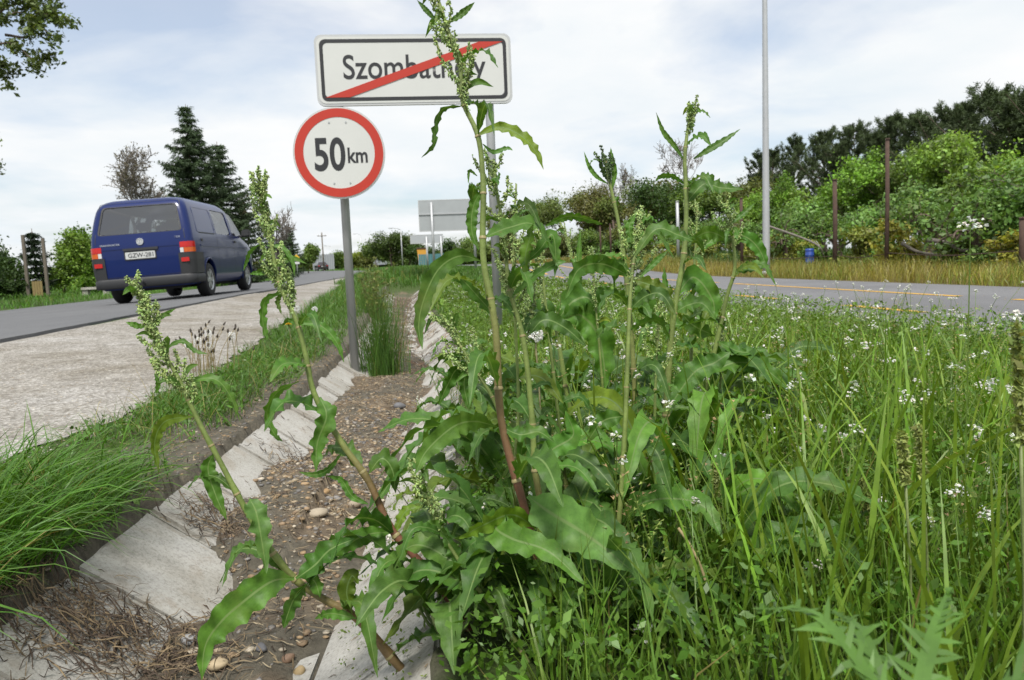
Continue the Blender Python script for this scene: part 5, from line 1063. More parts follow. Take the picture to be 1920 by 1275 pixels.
def buds(acc, path, n, spread, size, r, base=(.17, .25, .075)):
    """whorls of small bud grains along a path"""
    path = np.asarray(path); L_ = len(path); t_ = r.random(n); wh = np.round(t_ * 9) / 9 + r.normal(size=n) * .022; wh = np.clip(wh, 0, 1) * (L_ - 1); i = np.minimum(wh.astype(int), L_ - 2); p = path[i] + (path[i + 1] - path[i]) * (wh - i)[:, None]
    d = norm(r.normal(size=(n, 3)) + np.array([0, 0, -.1])); c = p + d * (spread * (.35 + .65 * r.random(n)) * (1.1 - .55 * wh / (L_ - 1)))[:, None]; a_ = norm(d + np.array([0, 0, -.5]) + r.normal(size=(n, 3)) * .4); b_ = norm(np.cross(a_, r.normal(size=(n, 3)))); e = np.cross(a_, b_); s = (size * (.7 + .6 * r.random(n)))[:, None]
    V = np.stack([c - a_ * s, c + b_ * s * .55, c + e * s * .55, c - b_ * s * .55, c - e * s * .55, c + a_ * s], 1).reshape(-1, 3); k0 = (np.arange(n) * 6)[:, None]
    f = np.concatenate([k0 + np.array(q) for q in ((0, 2, 1), (0, 3, 2), (0, 4, 3), (0, 1, 4), (5, 1, 2), (5, 2, 3), (5, 3, 4), (5, 4, 1))])
    cc = np.asarray(base) * (.7 + .8 * r.random((n, 1))) * (1 + (r.random((n, 3)) - .5) * .2); acc.add(V, f, np.repeat(cc, 6, 0))
def pix(pts, d):
    """pixel path -> world points; d a number or (start, end) depth"""
    d = (d, d) if np.isscalar(d) else d; n = len(pts); return np.array([P(a_, b_, d[0] + (d[1] - d[0]) * i / max(1, n - 1)) for i, (a_, b_) in enumerate(pts)])
RED = np.array([.165, .065, .042]); GRN = np.array([.15, .20, .05]); PAL = np.array([.20, .24, .085])
def dock(label, stem, d, rb, rt, redness=.5, spike=(.62, 1.), nodes=7, nleaf=6, seed=0, leaves=(), side=10, group=None, budc=(.23, .31, .10), dense=60, sidelen=.06, lw=(.028, .055), ll=(.09, .19), ground=True):
    r = np.random.default_rng(seed + 500); pp = pix(stem, d)
    org = pp[0].copy(); org[2] = float(H(org[0], org[1]))
    if ground:
        e = pp[0] - (pp[1] - pp[0]) * max(0., (pp[0][2] - org[2] + .02)) / max(.05, (pp[1][2] - pp[0][2])); e[2] = org[2] - .02
        if pp[0][2] > org[2] + .01: pp = np.vstack([e, pp])
        org = np.array([pp[0][0], pp[0][1], float(H(pp[0][0], pp[0][1]))])
    root = thing('dock_plant', label, 'plant', org, 0, group)
    n = 60; path = catmull(pp, n); t_ = np.linspace(0, 1, n); rad = rb + (rt - rb) * t_ ** .9
    nt_ = np.linspace(.10, .93, nodes) + r.normal(size=nodes) * .015; swell = 1 + .28 * np.exp(-((t_[:, None] - nt_[None]) / .008) ** 2).sum(1)
    v, f = tube(path, rad * swell, 9); cs = RED[None] * (redness * (1 - sst(.16, .44, t_)))[:, None] + GRN[None] * (1 - redness * (1 - sst(.16, .44, t_)))[:, None]; cs = cs * (1 - .3 * sst(.5, 1, t_))[:, None] + PAL[None] * (.3 * sst(.5, 1, t_))[:, None]
    st = nobj('stem', v - org, f, MT['stem'], root, np.vstack([np.repeat(cs, 9, 0), cs[:1], cs[-1:]]))
    at_t = lambda q: np.array([np.interp(q, t_, path[:, k]) for k in range(3)])
    for q in nt_:                                   # papery sheaths at the nodes
        i = int(np.clip(q * (n - 1), 1, n - 2)); ax = norm(path[i + 1] - path[i - 1]); c0 = at_t(q); rr = float(np.interp(q, t_, rad)); v, f = tube(np.array([c0 - ax * rr * .25, c0 + ax * rr * .1, c0 + ax * rr * .7]), [rr * 1.30, rr * 1.34, rr * 1.08], 9, False); nobj('sheath', v - org, f, MT['stem'], st, np.broadcast_to(np.array([.26, .22, .10]), v.shape)).parent = root
    k = 0
    for lf in leaves:                               # hand-placed leaves: pixel midrib, width in px, roll
        pts, wpx, roll = lf[0], lf[1], lf[2]; opt = lf[3] if len(lf) > 3 else {}
        dd = opt.get('d', np.mean(d)); mid = pix(pts, dd); leaf(root, mid, wpx * np.mean(dd) / 1440, roll, opt.get('wave', .16), seed * 31 + k, opt.get('c', (.055, .135, .024)), opt.get('prof', 'dock'), opt.get('fold', .25), org); k += 1
    for j in range(nleaf + (9 if seed >= 5 else 3)):                          # other leaves out of the nodes
        q = nt_[j % nodes] if j < nodes else r.uniform(.05, .6); c0 = at_t(q); az = r.random() * 6.283; dr = np.array([math.cos(az), math.sin(az), 0]); ln = r.uniform(*ll) * (1.3 - 1.05 * q); up_ = r.uniform(.2, .75)
        mid = [c0, c0 + dr * ln * .35 + np.array([0, 0, ln * up_ * .45]), c0 + dr * ln * .7 + np.array([0, 0, ln * up_ * .5]), c0 + dr * ln * (1.0) + np.array([0, 0, ln * (up_ * .5 - r.uniform(.15, .6))])]
        leaf(root, mid, r.uniform(*lw) * (1.2 - .9 * q), r.normal() * .35, .15, seed * 77 + j + 300, (.05, .12, .024), 'dock', .3, org, norm(np.array([0, 0, 1.]) + .35 * norm(CAM - c0)))
    # flowering top: short branches with bud whorls
    for j in range(side):
        q = spike[0] + (spike[1] - spike[0]) * (j + .3 * r.random()) / side; q = min(q, .985); i = int(np.clip(q * (n - 1), 1, n - 2)); ax = norm(path[i + 1] - path[i - 1]); c0 = at_t(q); o = norm(np.cross(ax, r.normal(size=3))); ln = sidelen * (1.25 - .75 * (j / side)) * r.uniform(.6, 1.25)
        pts = catmull([c0, c0 + ax * ln * .45 + o * ln * .36, c0 + ax * ln + o * ln * (.42 + .2 * r.random())], 7); S = Acc(); S.add(*tube(pts, np.linspace(.0014, .0008, 7), 4, False), GRN); buds(S, pts, int(1.5 * dense * ln / .06), .0066, .0031, r, budc); fs_ = S.build('flower_spike', MT['stem'], root, False); fs_.data.transform(Matrix.Translation(-Vector(org)))
        if r.random() < .45:
            d2 = norm(o + ax * .4 + r.normal(size=3) * .3); l2 = r.uniform(.025, .055); leaf(root, [c0, c0 + d2 * l2 * .5 + np.array([0, 0, l2 * .15]), c0 + d2 * l2 + np.array([0, 0, -l2 * .15])], l2 * .24, r.normal() * .5, .08, seed * 91 + j, (.07, .15, .03), 'lance', .3, org, None, 'leaf', 10)
    i0 = int(spike[0] * n + (n - spike[0] * n) * .45); S = Acc(); buds(S, path[i0:], int(dense * 1.7), .0075, .0032, r, budc); fs_ = S.build('flower_spike', MT['stem'], root, False); fs_.data.transform(Matrix.Translation(-Vector(org)))
    return root
LT = {'prof': 'lance'}
dock('tallest dock plant, its flowering top rising past the town sign', [(1030, 1262), (1020, 1110), (985, 960), (940, 790), (930, 625), (908, 500), (905, 430), (906, 350), (897, 258), (868, 190), (862, 120), (838, 50), (812, -30)], (1.2, 1.2), .0074, .0024, .95, (.72, 1.), 10, 6, 1, [
    ([(892, 255), (935, 238), (978, 255), (1005, 285), (1019, 318)], 26, .3, {'prof': 'lance'}),
    ([(868, 198), (830, 205), (815, 240), (812, 272), (790, 296)], 17, .5, {'prof': 'lance'}),
    ([(838, 44), (858, 32), (875, 18), (890, 4)], 16, .2, LT), ([(820, 40), (800, 20), (782, 0)], 12, .2, LT),
    ([(905, 355), (890, 380), (884, 410), (886, 440), (898, 470)], 26, .4, {'prof': 'lance'}),
    ([(905, 490), (862, 480), (822, 505), (795, 560), (785, 610), (792, 655)], 42, .35, {'wave': .12, 'd': (1.2, 1.12)}),
    ([(905, 270), (925, 285), (950, 278), (962, 282)], 11, .2, LT), ([(895, 330), (880, 320), (878, 345)], 8, .2, LT),
    ([(935, 600), (900, 560), (862, 520), (840, 515)], 26, .4), ([(932, 800), (890, 790), (850, 800), (800, 845), (778, 890)], 52, .45, {'d': (1.2, 1.1)}),
    ([(990, 930), (1030, 960), (1080, 990), (1130, 1025), (1190, 1075)], 105, .2, {'d': (1.18, 1.06), 'wave': .10, 'c': (.075, .15, .04)}),
    ([(985, 960), (930, 985), (960, 1010), (1030, 1035), (1100, 1100)], 70, .3, {'d': (1.18, 1.05)}),
    ([(1005, 990), (960, 965), (905, 985), (860, 1010)], 48, .5, {'d': (1.18, 1.1)}), ([(940, 800), (975, 815), (1010, 810), (1040, 830)], 36, .4)],
    side=22, dense=42, sidelen=.055)
dock('dock plant with pinkish stem standing close behind the tallest one', [(1045, 1260), (1041, 1130), (1020, 980), (1003, 880), (998, 790), (982, 640), (955, 540), (945, 440), (930, 350), (925, 300)], (1.28, 1.3), .0072, .0022, .75, (.55, 1.), 8, 7, 2, [
    ([(985, 520), (985, 480), (995, 440), (1000, 405)], 30, .5, {'prof': 'lance', 'c': (.09, .19, .03)}), ([(975, 500), (1010, 470), (1035, 440), (1042, 480), (1040, 520)], 28, .3, LT),
    ([(955, 560), (1000, 520), (1040, 495), (1062, 490)], 22, .4, LT), ([(990, 630), (1020, 600), (1060, 615), (1100, 650)], 38, .4), ([(998, 870), (1040, 840), (1075, 815), (1060, 770)], 48, .35)], side=16, dense=60, sidelen=.07)
dock('dock plant leaning over the ditch with its top beside the van', [(885, 1190), (815, 1085), (738, 998), (690, 900), (640, 830), (590, 740), (572, 660), (555, 600), (525, 535), (505, 440), (492, 390), (487, 340)], (1.34, 1.34), .0078, .002, .95, (.66, 1.), 9, 3, 3, [
    ([(530, 548), (500, 560), (492, 590), (497, 625), (503, 640)], 19, .5, LT), ([(530, 548), (520, 565), (528, 590)], 13, .3, LT), ([(492, 455), (470, 470), (462, 490), (456, 508)], 10, .3, LT),
    ([(500, 460), (530, 465), (548, 490), (552, 518)], 12, .4, LT), ([(500, 515), (480, 512), (468, 514)], 9, .2, LT), ([(560, 605), (600, 610), (630, 640), (645, 680)], 20, .5, LT), ([(560, 610), (540, 600), (528, 612)], 11, .4, LT),
    ([(600, 745), (612, 780), (595, 830), (592, 885)], 46, .3, {'d': (1.34, 1.28)}), ([(560, 715), (520, 735), (500, 775), (515, 815), (530, 828)], 22, .5), ([(690, 890), (715, 860), (735, 880), (742, 925)], 40, .45), ([(640, 850), (615, 880), (590, 890), (560, 885)], 16, .4, LT),
    ([(738, 998), (700, 1000), (670, 1010), (640, 1030), (610, 1050)], 40, .35), ([(690, 945), (660, 930), (640, 900), (610, 892)], 18, .4, LT), ([(740, 1000), (760, 960), (790, 950)], 24, .3, LT), ([(810, 1080), (770, 1075), (740, 1060)], 26, .4)], side=28, dense=80, sidelen=.05)
dock('low leaning dock plant reaching across the concrete slabs', [(745, 1245), (670, 1160), (610, 1125), (552, 1085), (500, 1020), (455, 945), (415, 870), (375, 795), (335, 710), (300, 650), (275, 590), (248, 528)], (1.34, 1.26), .0085, .002, .7, (.70, 1.), 9, 2, 4, [
    ([(552, 1085), (510, 1090), (460, 1125), (415, 1165), (385, 1210), (378, 1275)], 74, .25, {'d': (1.3, 1.2)}), ([(468, 935), (480, 960), (490, 1010), (500, 1075)], 50, .3, {'d': (1.28, 1.22), 'c': (.06, .13, .04)}),
    ([(555, 1085), (590, 1060), (620, 1030), (665, 1010)], 56, .35), ([(575, 1095), (555, 1115), (540, 1150), (532, 1178)], 36, .4), ([(600, 1120), (590, 1090), (570, 1080)], 30, .4),
    ([(400, 850), (390, 880), (405, 930), (425, 975)], 34, .4), ([(365, 780), (310, 790), (290, 830), (298, 888)], 26, .45), ([(345, 715), (400, 710), (430, 740), (450, 790)], 22, .5, LT), ([(300, 660), (340, 640), (365, 658), (390, 664)], 14, .4, LT), ([(290, 700), (296, 720), (292, 740)], 12, .3, LT),
    ([(275, 612), (255, 610), (236, 604)], 14, .3, LT), ([(300, 600), (312, 588), (330, 578)], 9, .3, LT), ([(660, 1150), (650, 1110), (660, 1080), (672, 1095)], 40, .4), ([(670, 1160), (620, 1150), (590, 1160)], 24, .3)], side=24, dense=80, sidelen=.045)
dock('slim green dock plant with buds standing between the reddish and thick stems', [(1118, 1225), (1135, 1120), (1160, 980), (1172, 800), (1178, 640), (1183, 540), (1192, 460), (1203, 398)], (1.28, 1.36), .0062, .0022, .15, (.70, 1.), 7, 4, 5, [
    ([(1185, 520), (1130, 495), (1085, 505), (1060, 560)], 42, .4, {'d': (1.34, 1.28)}), ([(1188, 525), (1220, 535), (1250, 555), (1262, 600)], 36, .4), ([(1190, 480), (1230, 430), (1270, 440), (1300, 452)], 34, .4, LT), ([(1160, 985), (1200, 945), (1260, 935), (1320, 950), (1355, 1010)], 62, .35, {'d': (1.32, 1.2)}),
    ([(1185, 450), (1180, 425), (1192, 400)], 18, .2, LT), ([(1200, 520), (1230, 490), (1252, 470)], 14, .3, LT), ([(1170, 780), (1130, 790), (1100, 830)], 40, .3)], side=14, dense=70, sidelen=.05)
dock('thick pale-stemmed dock plant with two long leaves at its tip', [(1247, 1005), (1250, 900), (1250, 760), (1262, 600), (1282, 480), (1287, 380), (1284, 300), (1290, 240), (1297, 200)], (1.76, 1.76), .0095, .003, .2, (.84, 1.), 7, 5, 6, [
    ([(1283, 300), (1262, 270), (1243, 245), (1230, 210)], 12, .3, LT), ([(1300, 298), (1330, 280), (1360, 262), (1388, 242)], 16, .3, LT), ([(1283, 385), (1320, 345), (1350, 352), (1395, 355)], 36, .4), ([(1283, 345), (1262, 330), (1240, 330), (1228, 340)], 14, .3, LT),
    ([(1255, 610), (1225, 590), (1205, 545), (1190, 520)], 42, .4), ([(1265, 560), (1300, 520), (1335, 560), (1340, 600)], 48, .4), ([(1250, 770), (1300, 700), (1340, 680), (1370, 660)], 52, .4), ([(1285, 450), (1240, 432), (1210, 428)], 22, .3, LT), ([(1262, 600), (1250, 550), (1245, 500)], 20, .3, LT)], side=10, dense=60, sidelen=.045)
dock('young dock plant with dark closed leaf tuft at its tip', [(1200, 1000), (1195, 850), (1185, 640), (1172, 500), (1160, 420), (1145, 350), (1132, 290)], (1.8, 1.78), .007, .003, .45, (.86, 1.), 6, 3, 7, [
    ([(1140, 345), (1118, 330), (1104, 310), (1095, 284)], 10, .3, LT), ([(1148, 355), (1152, 325), (1148, 300), (1145, 276)], 14, .3, LT), ([(1142, 340), (1132, 320), (1120, 290)], 14, .4, {'prof': 'lance', 'c': (.025, .05, .02)}), ([(1145, 345), (1140, 315), (1130, 285)], 12, .4, {'prof': 'lance', 'c': (.03, .055, .02)}), ([(1130, 420), (1070, 405), (1020, 425)], 20, .4, LT), ([(1175, 520), (1155, 490), (1145, 480)], 10, .3, LT)], side=5, dense=70, sidelen=.045, budc=(.06, .10, .035))
dock('outer dock plant leaning towards the cycle path', [(1290, 960), (1305, 800), (1335, 680), (1362, 560), (1378, 500), (1370, 420), (1362, 380)], (1.95, 1.9), .008, .0025, .1, (.74, 1.), 6, 5, 8, [
    ([(1368, 440), (1400, 445), (1425, 470), (1438, 505)], 32, .4), ([(1365, 450), (1330, 435), (1295, 450)], 34, .4), ([(1378, 510), (1410, 500), (1445, 498)], 26, .4, LT), ([(1345, 640), (1390, 660), (1440, 655)], 30, .5), ([(1330, 700), (1380, 680), (1430, 690), (1480, 730)], 52, .4), ([(1372, 420), (1395, 400), (1415, 380)], 14, .3, LT), ([(1340, 630), (1300, 610), (1280, 590)], 36, .4)], side=10, dense=50, sidelen=.05)
dock('broad-leaved dock plant with a crisped dark leaf over the dandelion', [(1118, 1000), (1085, 850), (1062, 730), (1047, 640), (1040, 600)], (1.97, 1.95), .0085, .005, .1, (.97, 1.), 5, 5, 9, [
    ([(1045, 610), (1020, 585), (985, 600), (962, 612)], 60, .35, {'wave': .28}), ([(1050, 605), (1085, 590), (1120, 625), (1132, 680), (1135, 730)], 66, .35, {'wave': .22}), ([(1045, 600), (1075, 565), (1105, 560), (1120, 600)], 62, .5, {'wave': .3}), ([(1075, 800), (1110, 770), (1130, 720)], 60, .3), ([(1080, 830), (1060, 780), (1020, 750)], 60, .3)], side=1, dense=10)
dock('small pale-budded dock plant further back in the meadow', [(1150, 760), (1125, 640), (1095, 560), (1070, 480), (1058, 420)], (2.7, 2.7), .006, .002, .1, (.6, 1.), 6, 4, 10, [([(1090, 540), (1085, 500), (1088, 430)], 16, .3, LT), ([(1100, 560), (1130, 545), (1160, 550)], 20, .3, LT)], side=9, dense=40, sidelen=.07)
dock('slim pale dock stem half hidden behind the thick one', [(1290, 840), (1297, 640), (1300, 540), (1306, 430), (1308, 380)], (2.25, 2.25), .0075, .002, .1, (.6, 1.), 6, 5, 11, [([(1305, 470), (1335, 450), (1350, 420)], 22, .3, LT)], side=8, dense=40, sidelen=.07)
dock('short budding dock shoot beside the concrete at the ditch edge', [(1010, 1265), (950, 1180), (880, 1080), (830, 1000), (800, 930), (790, 870)], (1.2, 1.25), .005, .0018, .05, (.6, 1.), 6, 4, 12, [([(870, 1070), (850, 1030), (830, 1000)], 34, .4), ([(840, 1010), (815, 985), (790, 990)], 26, .3)], side=10, dense=50, sidelen=.05)
dock('drooping dock shoot hanging over the ditch rim', [(975, 900), (930, 760), (895, 700), (858, 640), (835, 600)], (1.5, 1.55), .005, .0018, .05, (.55, 1.), 6, 4, 13, [([(895, 700), (860, 690), (840, 720), (822, 760)], 34, .4), ([(880, 690), (870, 720), (880, 770)], 26, .3)], side=12, dense=45, sidelen=.06)
for k, (lb, st_, d_) in enumerate([('slim dock stem with a thin spike close behind the tallest plant', [(975, 1090), (965, 900), (972, 760), (966, 600), (962, 480), (968, 345)], 1.42), ('slim dock stem bending beside the dandelion clock', [(1085, 1090), (1060, 900), (1040, 720), (1020, 540), (1012, 430)], 1.5), ('slim short dock stem between the bud-covered and the thick one', [(1215, 1050), (1225, 860), (1230, 700), (1238, 560)], 1.62), ('slim dock stem rising out of the broad crisped leaves', [(1150, 990), (1140, 860), (1128, 700), (1116, 560), (1110, 465)], 1.92), ('slim short dock stem at the meadow side of the clump', [(1335, 940), (1345, 800), (1352, 700), (1354, 600)], 2.05)]):
    dock(lb, st_, (d_, d_), .0046, .0018, .25, (.66, 1.), 7, 6, 20 + k, [], side=9, dense=40, sidelen=.05, lw=(.016, .032), ll=(.08, .14))
# ground rosettes of big leaves
def rosette(label, px, py, n, ln, wd, seed, z=0., c=(.045, .11, .024), prof='dock', upr=(.4, 1.4), group=None, name='dock_rosette', d=None):
    r = np.random.default_rng(seed); g = G(px, py, z) if d is None else P(px, py, d); g = np.array([g[0], g[1], float(H(g[0], g[1]))]); root = thing(name, label, 'plant', g, 0, group); A_ = Acc()
    for k in range(n + 6):
        az = k * 2.4 + r.normal() * .3; dr = np.array([math.cos(az), math.sin(az), 0]); L_ = ln * r.uniform(.65, 1.15); u_ = r.uniform(*upr); c0 = g + dr * .012; st_ = c0 + dr * L_ * .18 + np.array([0, 0, L_ * .35 * u_])
        mid = [st_, st_ + dr * L_ * .3 + np.array([0, 0, L_ * .38 * u_]), st_ + dr * L_ * .62 + np.array([0, 0, L_ * .42 * u_]), st_ + dr * L_ * .95 + np.array([0, 0, L_ * (.42 * u_ - r.uniform(.05, .4))])]
        leaf(root, mid, wd * r.uniform(.5, 1.), r.normal() * .3, .14, seed * 13 + k, c, prof, .3, g, norm(np.array([0, 0, 1.]) + .3 * norm(CAM - c0))); A_.add(*tube(catmull([g + np.array([0, 0, -.01]), (g + st_) / 2 + dr * .01, st_], 5), .0028, 5, False), (.17, .22, .08))
    o = A_.build('leaf_stalks', MT['stem'], root); o.data.transform(Matrix.Translation(-Vector(g))); return root
for a_ in (('big-leaved dock rosette at the foot of the tallest plant', 1010, 1180, 12, .25, .075, 1), ('dock rosette pushing over the edge of the concrete slab', 845, 1215, 4, .20, .07, 2), ('dock rosette between the slim and the thick stems', 1180, 1010, 13, .30, .085, 3), ('dense dock rosette behind the thick pale stem', 1290, 900, 14, .32, .09, 4), ('dock rosette beside the ditch behind the leaning stems', 930, 960, 11, .26, .075, 5), ('dock rosette under the crisped dark leaf', 1060, 880, 12, .30, .085, 6), ('dock rosette at the meadow side of the group', 1400, 830, 10, .28, .08, 7), ('flat dock rosette half buried in tall grass', 1290, 1180, 8, .24, .085, 8), ('low dock rosette near the white cress flowers', 1120, 1262, 9, .2, .06, 9), ('small dock rosette on the ditch rim behind the shoot', 900, 850, 9, .22, .065, 10), ('far dock rosette at the ditch rim', 870, 740, 8, .24, .07, 11), ('dock rosette right behind the tallest stems', 1000, 1010, 12, .27, .08, 12)): rosette(*a_)
rosette('bright green broad-leaved plantain rosette in the meadow', 1395, 905, 10, .22, .075, 21, c=(.10, .21, .035), prof='lance', upr=(.6, 1.2), name='plantain_rosette')
rosette('upright light green leaf rosette before the dry stalk', 1290, 1120, 4, .24, .06, 22, c=(.08, .19, .03), prof='lance', upr=(1.3, 2.0), name='plantain_rosette')
# blurred lobed thistle close to the lens
def thistle(label, cx_, cy_, d, n, seed):
    r = np.random.default_rng(seed); g = P(cx_, cy_, d); gz = float(H(g[0], g[1])); org = np.array([g[0], g[1], gz]); root = thing('thistle', label, 'plant', org)
    nobj('stem', *[q if i else q - org for i, q in enumerate(tube(np.array([[g[0], g[1], gz - .02], g]), [.006, .004], 8))], MT['stem'], root, np.broadcast_to(np.array([.14, .2, .07]), (18, 3)))
    for k in range(n):
        az = r.uniform(0, 6.283); L_ = r.uniform(.09, .15); dr = np.array([math.cos(az), math.sin(az), 0]); b_ = g - np.array([0, 0, r.uniform(0, .05)]); p = catmull([b_, b_ + dr * L_ * .5 + np.array([0, 0, L_ * .35]), b_ + dr * L_ + np.array([0, 0, L_ * r.uniform(.1, .6)])], 16); T = norm(np.gradient(p, axis=0)); Sd = norm(np.cross(T, [0, 0, 1.])); A_ = Acc(); cc = np.array([.085, .165, .04]) * r.uniform(.75, 1.2)
        w = .0035 * np.sin(np.linspace(.15, 1, 16) * math.pi) + .0012; V = np.stack([p - Sd * w[:, None], p + Sd * w[:, None]], 1).reshape(-1, 3); i = np.arange(15) * 2; A_.add(V, np.stack([i, i + 1, i + 3, i + 2], -1), cc)
        for q in range(2, 15):
            for s in (-1, 1):
                ll_ = .021 * math.sin(min(1, q / 14 + .12) * math.pi) ** .6 * r.uniform(.7, 1.2) + .004; dv = norm(Sd[q] * s + T[q] * r.uniform(.3, .8) + np.array([0, 0, r.normal() * .35])); wd_ = T[q] * .0026; e = p[q] + dv * ll_; m_ = p[q] + dv * ll_ * .55 + np.array([0, 0, .002 * r.normal()])
                A_.add(np.array([p[q] - wd_, p[q] + wd_, m_ + wd_ * .9, m_ - wd_ * .7, e]), [np.array([[0, 1, 2, 3]]), np.array([[3, 2, 4]])], cc * r.uniform(.85, 1.15))
        o = A_.build('leaf', MT['grass'], root, False); o.data.transform(Matrix.Translation(-Vector(org)))
thistle('grey-green lobed thistle standing close by in the grass', 1700, 1300, .44, 5, 5)
# ------------------------------------------------------------------ dandelions, plantain heads, seed heads
def dandelion(label, px, py, d, kind, group=None, size=.021):
    tp_ = P(px, py, d); gz = float(H(tp_[0], tp_[1])); org = np.array([tp_[0], tp_[1], gz]); root = thing('dandelion', label, 'flower', org, 0, group); h_ = max(.03, tp_[2] - gz); nobj('stalk', *tube(catmull([(0, 0, 0), (.008, .004, h_ * .5), (0, 0, h_)], 7), .0022, 6), MT['stem'], root, np.broadcast_to(np.array([.22, .2, .1]), (7 * 6 + 2, 3))); r = np.random.default_rng(int(px)); n = 420
    if kind == 'clock':
        dv = norm(r.normal(size=(n, 3))); c = np.array([0, 0, h_]) + dv * size * (.75 + .25 * r.random(n))[:, None]; v, f, cc = leaf_cloud(c, .001, 2, .003, (.85, .85, .83), .1, .1, .2, 1.6, 3); nobj('seed_ball', v, f, MT['petal'], root, cc, smooth=False); v, f = lathe([(0, h_ - .006), (.005, h_ - .004), (.006, h_), (.004, h_ + .004), (0, h_ + .005)], 10); nobj('core', v, f, MT['stem'], root, np.broadcast_to(np.array([.12, .1, .05]), v.shape))
    else:
        a = r.random(140) * 6.283; rr = size * .55 * r.random(140) ** .5; c = np.stack([rr * np.cos(a), rr * np.sin(a), h_ + .006 - rr * .15], -1); v, f, cc = leaf_cloud(c, .002, 2, .008, (.75, .50, .02), .12, .1, 1.2, 1.8, 4); nobj('petals', v, f, MT['petal'], root, cc, smooth=False); v, f = lathe([(.002, h_ - .01), (.007, h_ - .004), (.008, h_ + .002)], 8); nobj('calyx', v, f, MT['stem'], root, np.broadcast_to(np.array([.1, .16, .04]), v.shape))
dandelion('white dandelion clock beside the pinkish dock stem', 1003, 627, 1.9, 'clock'); dandelion('white dandelion clock half hidden behind the tallest stem', 926, 718, 1.9, 'clock')
gD = 'dandelion clocks on the verge'
for px, py in ((352, 648), (371, 640), (389, 626), (392, 648), (434, 630), (556, 578), (590, 580)): dandelion('dandelion clock on the verge at the gravel edge', px, py, 4.7 if px < 500 else 6.5, 'clock', gD, .026)
dandelion('yellow dandelion flower on the grassy verge', 541, 608, 5.4, 'flower', None, .035)
gPl = 'dark-headed plantain stalks on the verge'
for k in range(34):
    px = rng.normal(392, 26); g = G(px, 706 + rng.normal() * 9, .05); h_ = rng.uniform(.14, .30); root = thing('plantain_stalk', 'plantain stalk with dark seed head in the verge clump', 'plant', (g[0], g[1], float(H(g[0], g[1]))), 0, gPl); dd = rng.normal(size=2) * .05; pts = catmull([(0, 0, -.01), (dd[0] * .4, dd[1] * .4, h_ * .6), (dd[0], dd[1], h_)], 7)
    nobj('stalk', *tube(pts, .0017, 5), MT['stem'], root, np.broadcast_to(np.array([.22, .17, .07]), (37, 3))); ax = norm(pts[-1] - pts[-2]); ts_ = np.linspace(0, 1, 6); nobj('seed_head', *tube(pts[-1] + ax * (ts_ * .028 - .004)[:, None], [.001, .005, .006, .0055, .004, .001], 7), MT['stem'], root, np.broadcast_to(np.array([.04, .03, .02]), (44, 3)))
gSh = 'furry grass seed heads in the near meadow'
for k, (px, p0, p1, d) in enumerate([(1906, 615, 830, .78), (1690, 815, 905, .95), (1722, 800, 890, 1.0), (1340, 872, 960, 1.35), (1620, 900, 970, 1.3)]):
    a0 = P(px + 8, p1, d); b0 = P(px, p0, d); gz = float(H(a0[0], a0[1])); org = np.array([a0[0], a0[1], gz]); root = thing('seed_grass', 'tall grass stalk with a furry brown-green seed head', 'grass', org, 0, gSh); nobj('stalk', *tube(catmull([(0, 0, -.01), (.01, 0, (a0[2] - gz) * .5), a0 - org], 7), .0018, 5), MT['stem'], root, np.broadcast_to(np.array([.16, .2, .07]), (37, 3)))
    ts_ = np.linspace(0, 1, 40)[:, None]; v, f, cc = leaf_cloud(a0 + (b0 - a0) * ts_ - org, .0045, 12, .005, (.24, .27, .11), .3, .1, .1, 2.4, k, (1, 1, 1)); nobj('seed_head', v, f, MT['grass'], root, cc, smooth=False)
# dry straw stalk leaning in the meadow
pp = pix([(1335, 1160), (1320, 1080), (1298, 1030), (1272, 990)], 1.15); tag(nobj('dry_stalk', *tube(catmull(pp, 10), .0022, 6), MT['straw'], None, np.broadcast_to(np.array([.34, .27, .14]), (62, 3))), 'single dry straw stalk bending over the green rosette', 'stalk')
# ------------------------------------------------------------------ stones and litter in the ditch
def ico(seed, squash=.65):
    bm = bmesh.new(); bmesh.ops.create_icosphere(bm, subdivisions=1, radius=1); r = random.Random(seed)
    for v in bm.verts: v.co *= r.uniform(.82, 1.15); v.co.z *= squash
    V = np.array([v.co[:] for v in bm.verts]); F_ = np.array([[q.index for q in f.verts] for f in bm.faces]); bm.free(); return V, F_
icos = [ico(k, .5 + .06 * k) for k in range(6)]
PC = np.array([[.25, .20, .135], [.19, .135, .085], [.29, .255, .20], [.12, .115, .11], [.22, .155, .09], [.16, .15, .14]])
def stones(x, y, smin, smax, seed, zoff=.2, pal=PC, power=2.5):
    r = np.random.default_rng(seed); A_ = Acc(); N = len(x); z = H(x, y); s = smin + (smax - smin) * r.random(N) ** power
    which = r.integers(0, 6, N)
    for w in range(6):
        k = np.where(which == w)[0]; V, F_ = icos[w]; n = len(k)
        if not n: continue
        a = r.random(n) * 6.283; ca, sa = np.cos(a), np.sin(a); sx = s[k] * (.75 + .6 * r.random(n)); sy = s[k] * (.75 + .5 * r.random(n)); sz = s[k] * (.6 + .4 * r.random(n))
        X_ = V[None, :, 0] * sx[:, None]; Y_ = V[None, :, 1] * sy[:, None]; P_ = np.stack([X_ * ca[:, None] - Y_ * sa[:, None] + x[k][:, None], X_ * sa[:, None] + Y_ * ca[:, None] + y[k][:, None], V[None, :, 2] * sz[:, None] + (z[k] + s[k] * zoff)[:, None]], -1).reshape(-1, 3)
        f = (np.arange(n)[:, None, None] * len(V) + F_[None]).reshape(-1, 3); A_.add(P_, f, np.repeat(pal[r.integers(0, len(pal), n)] * (.75 + .5 * r.random((n, 1))), len(V), 0))
    return A_
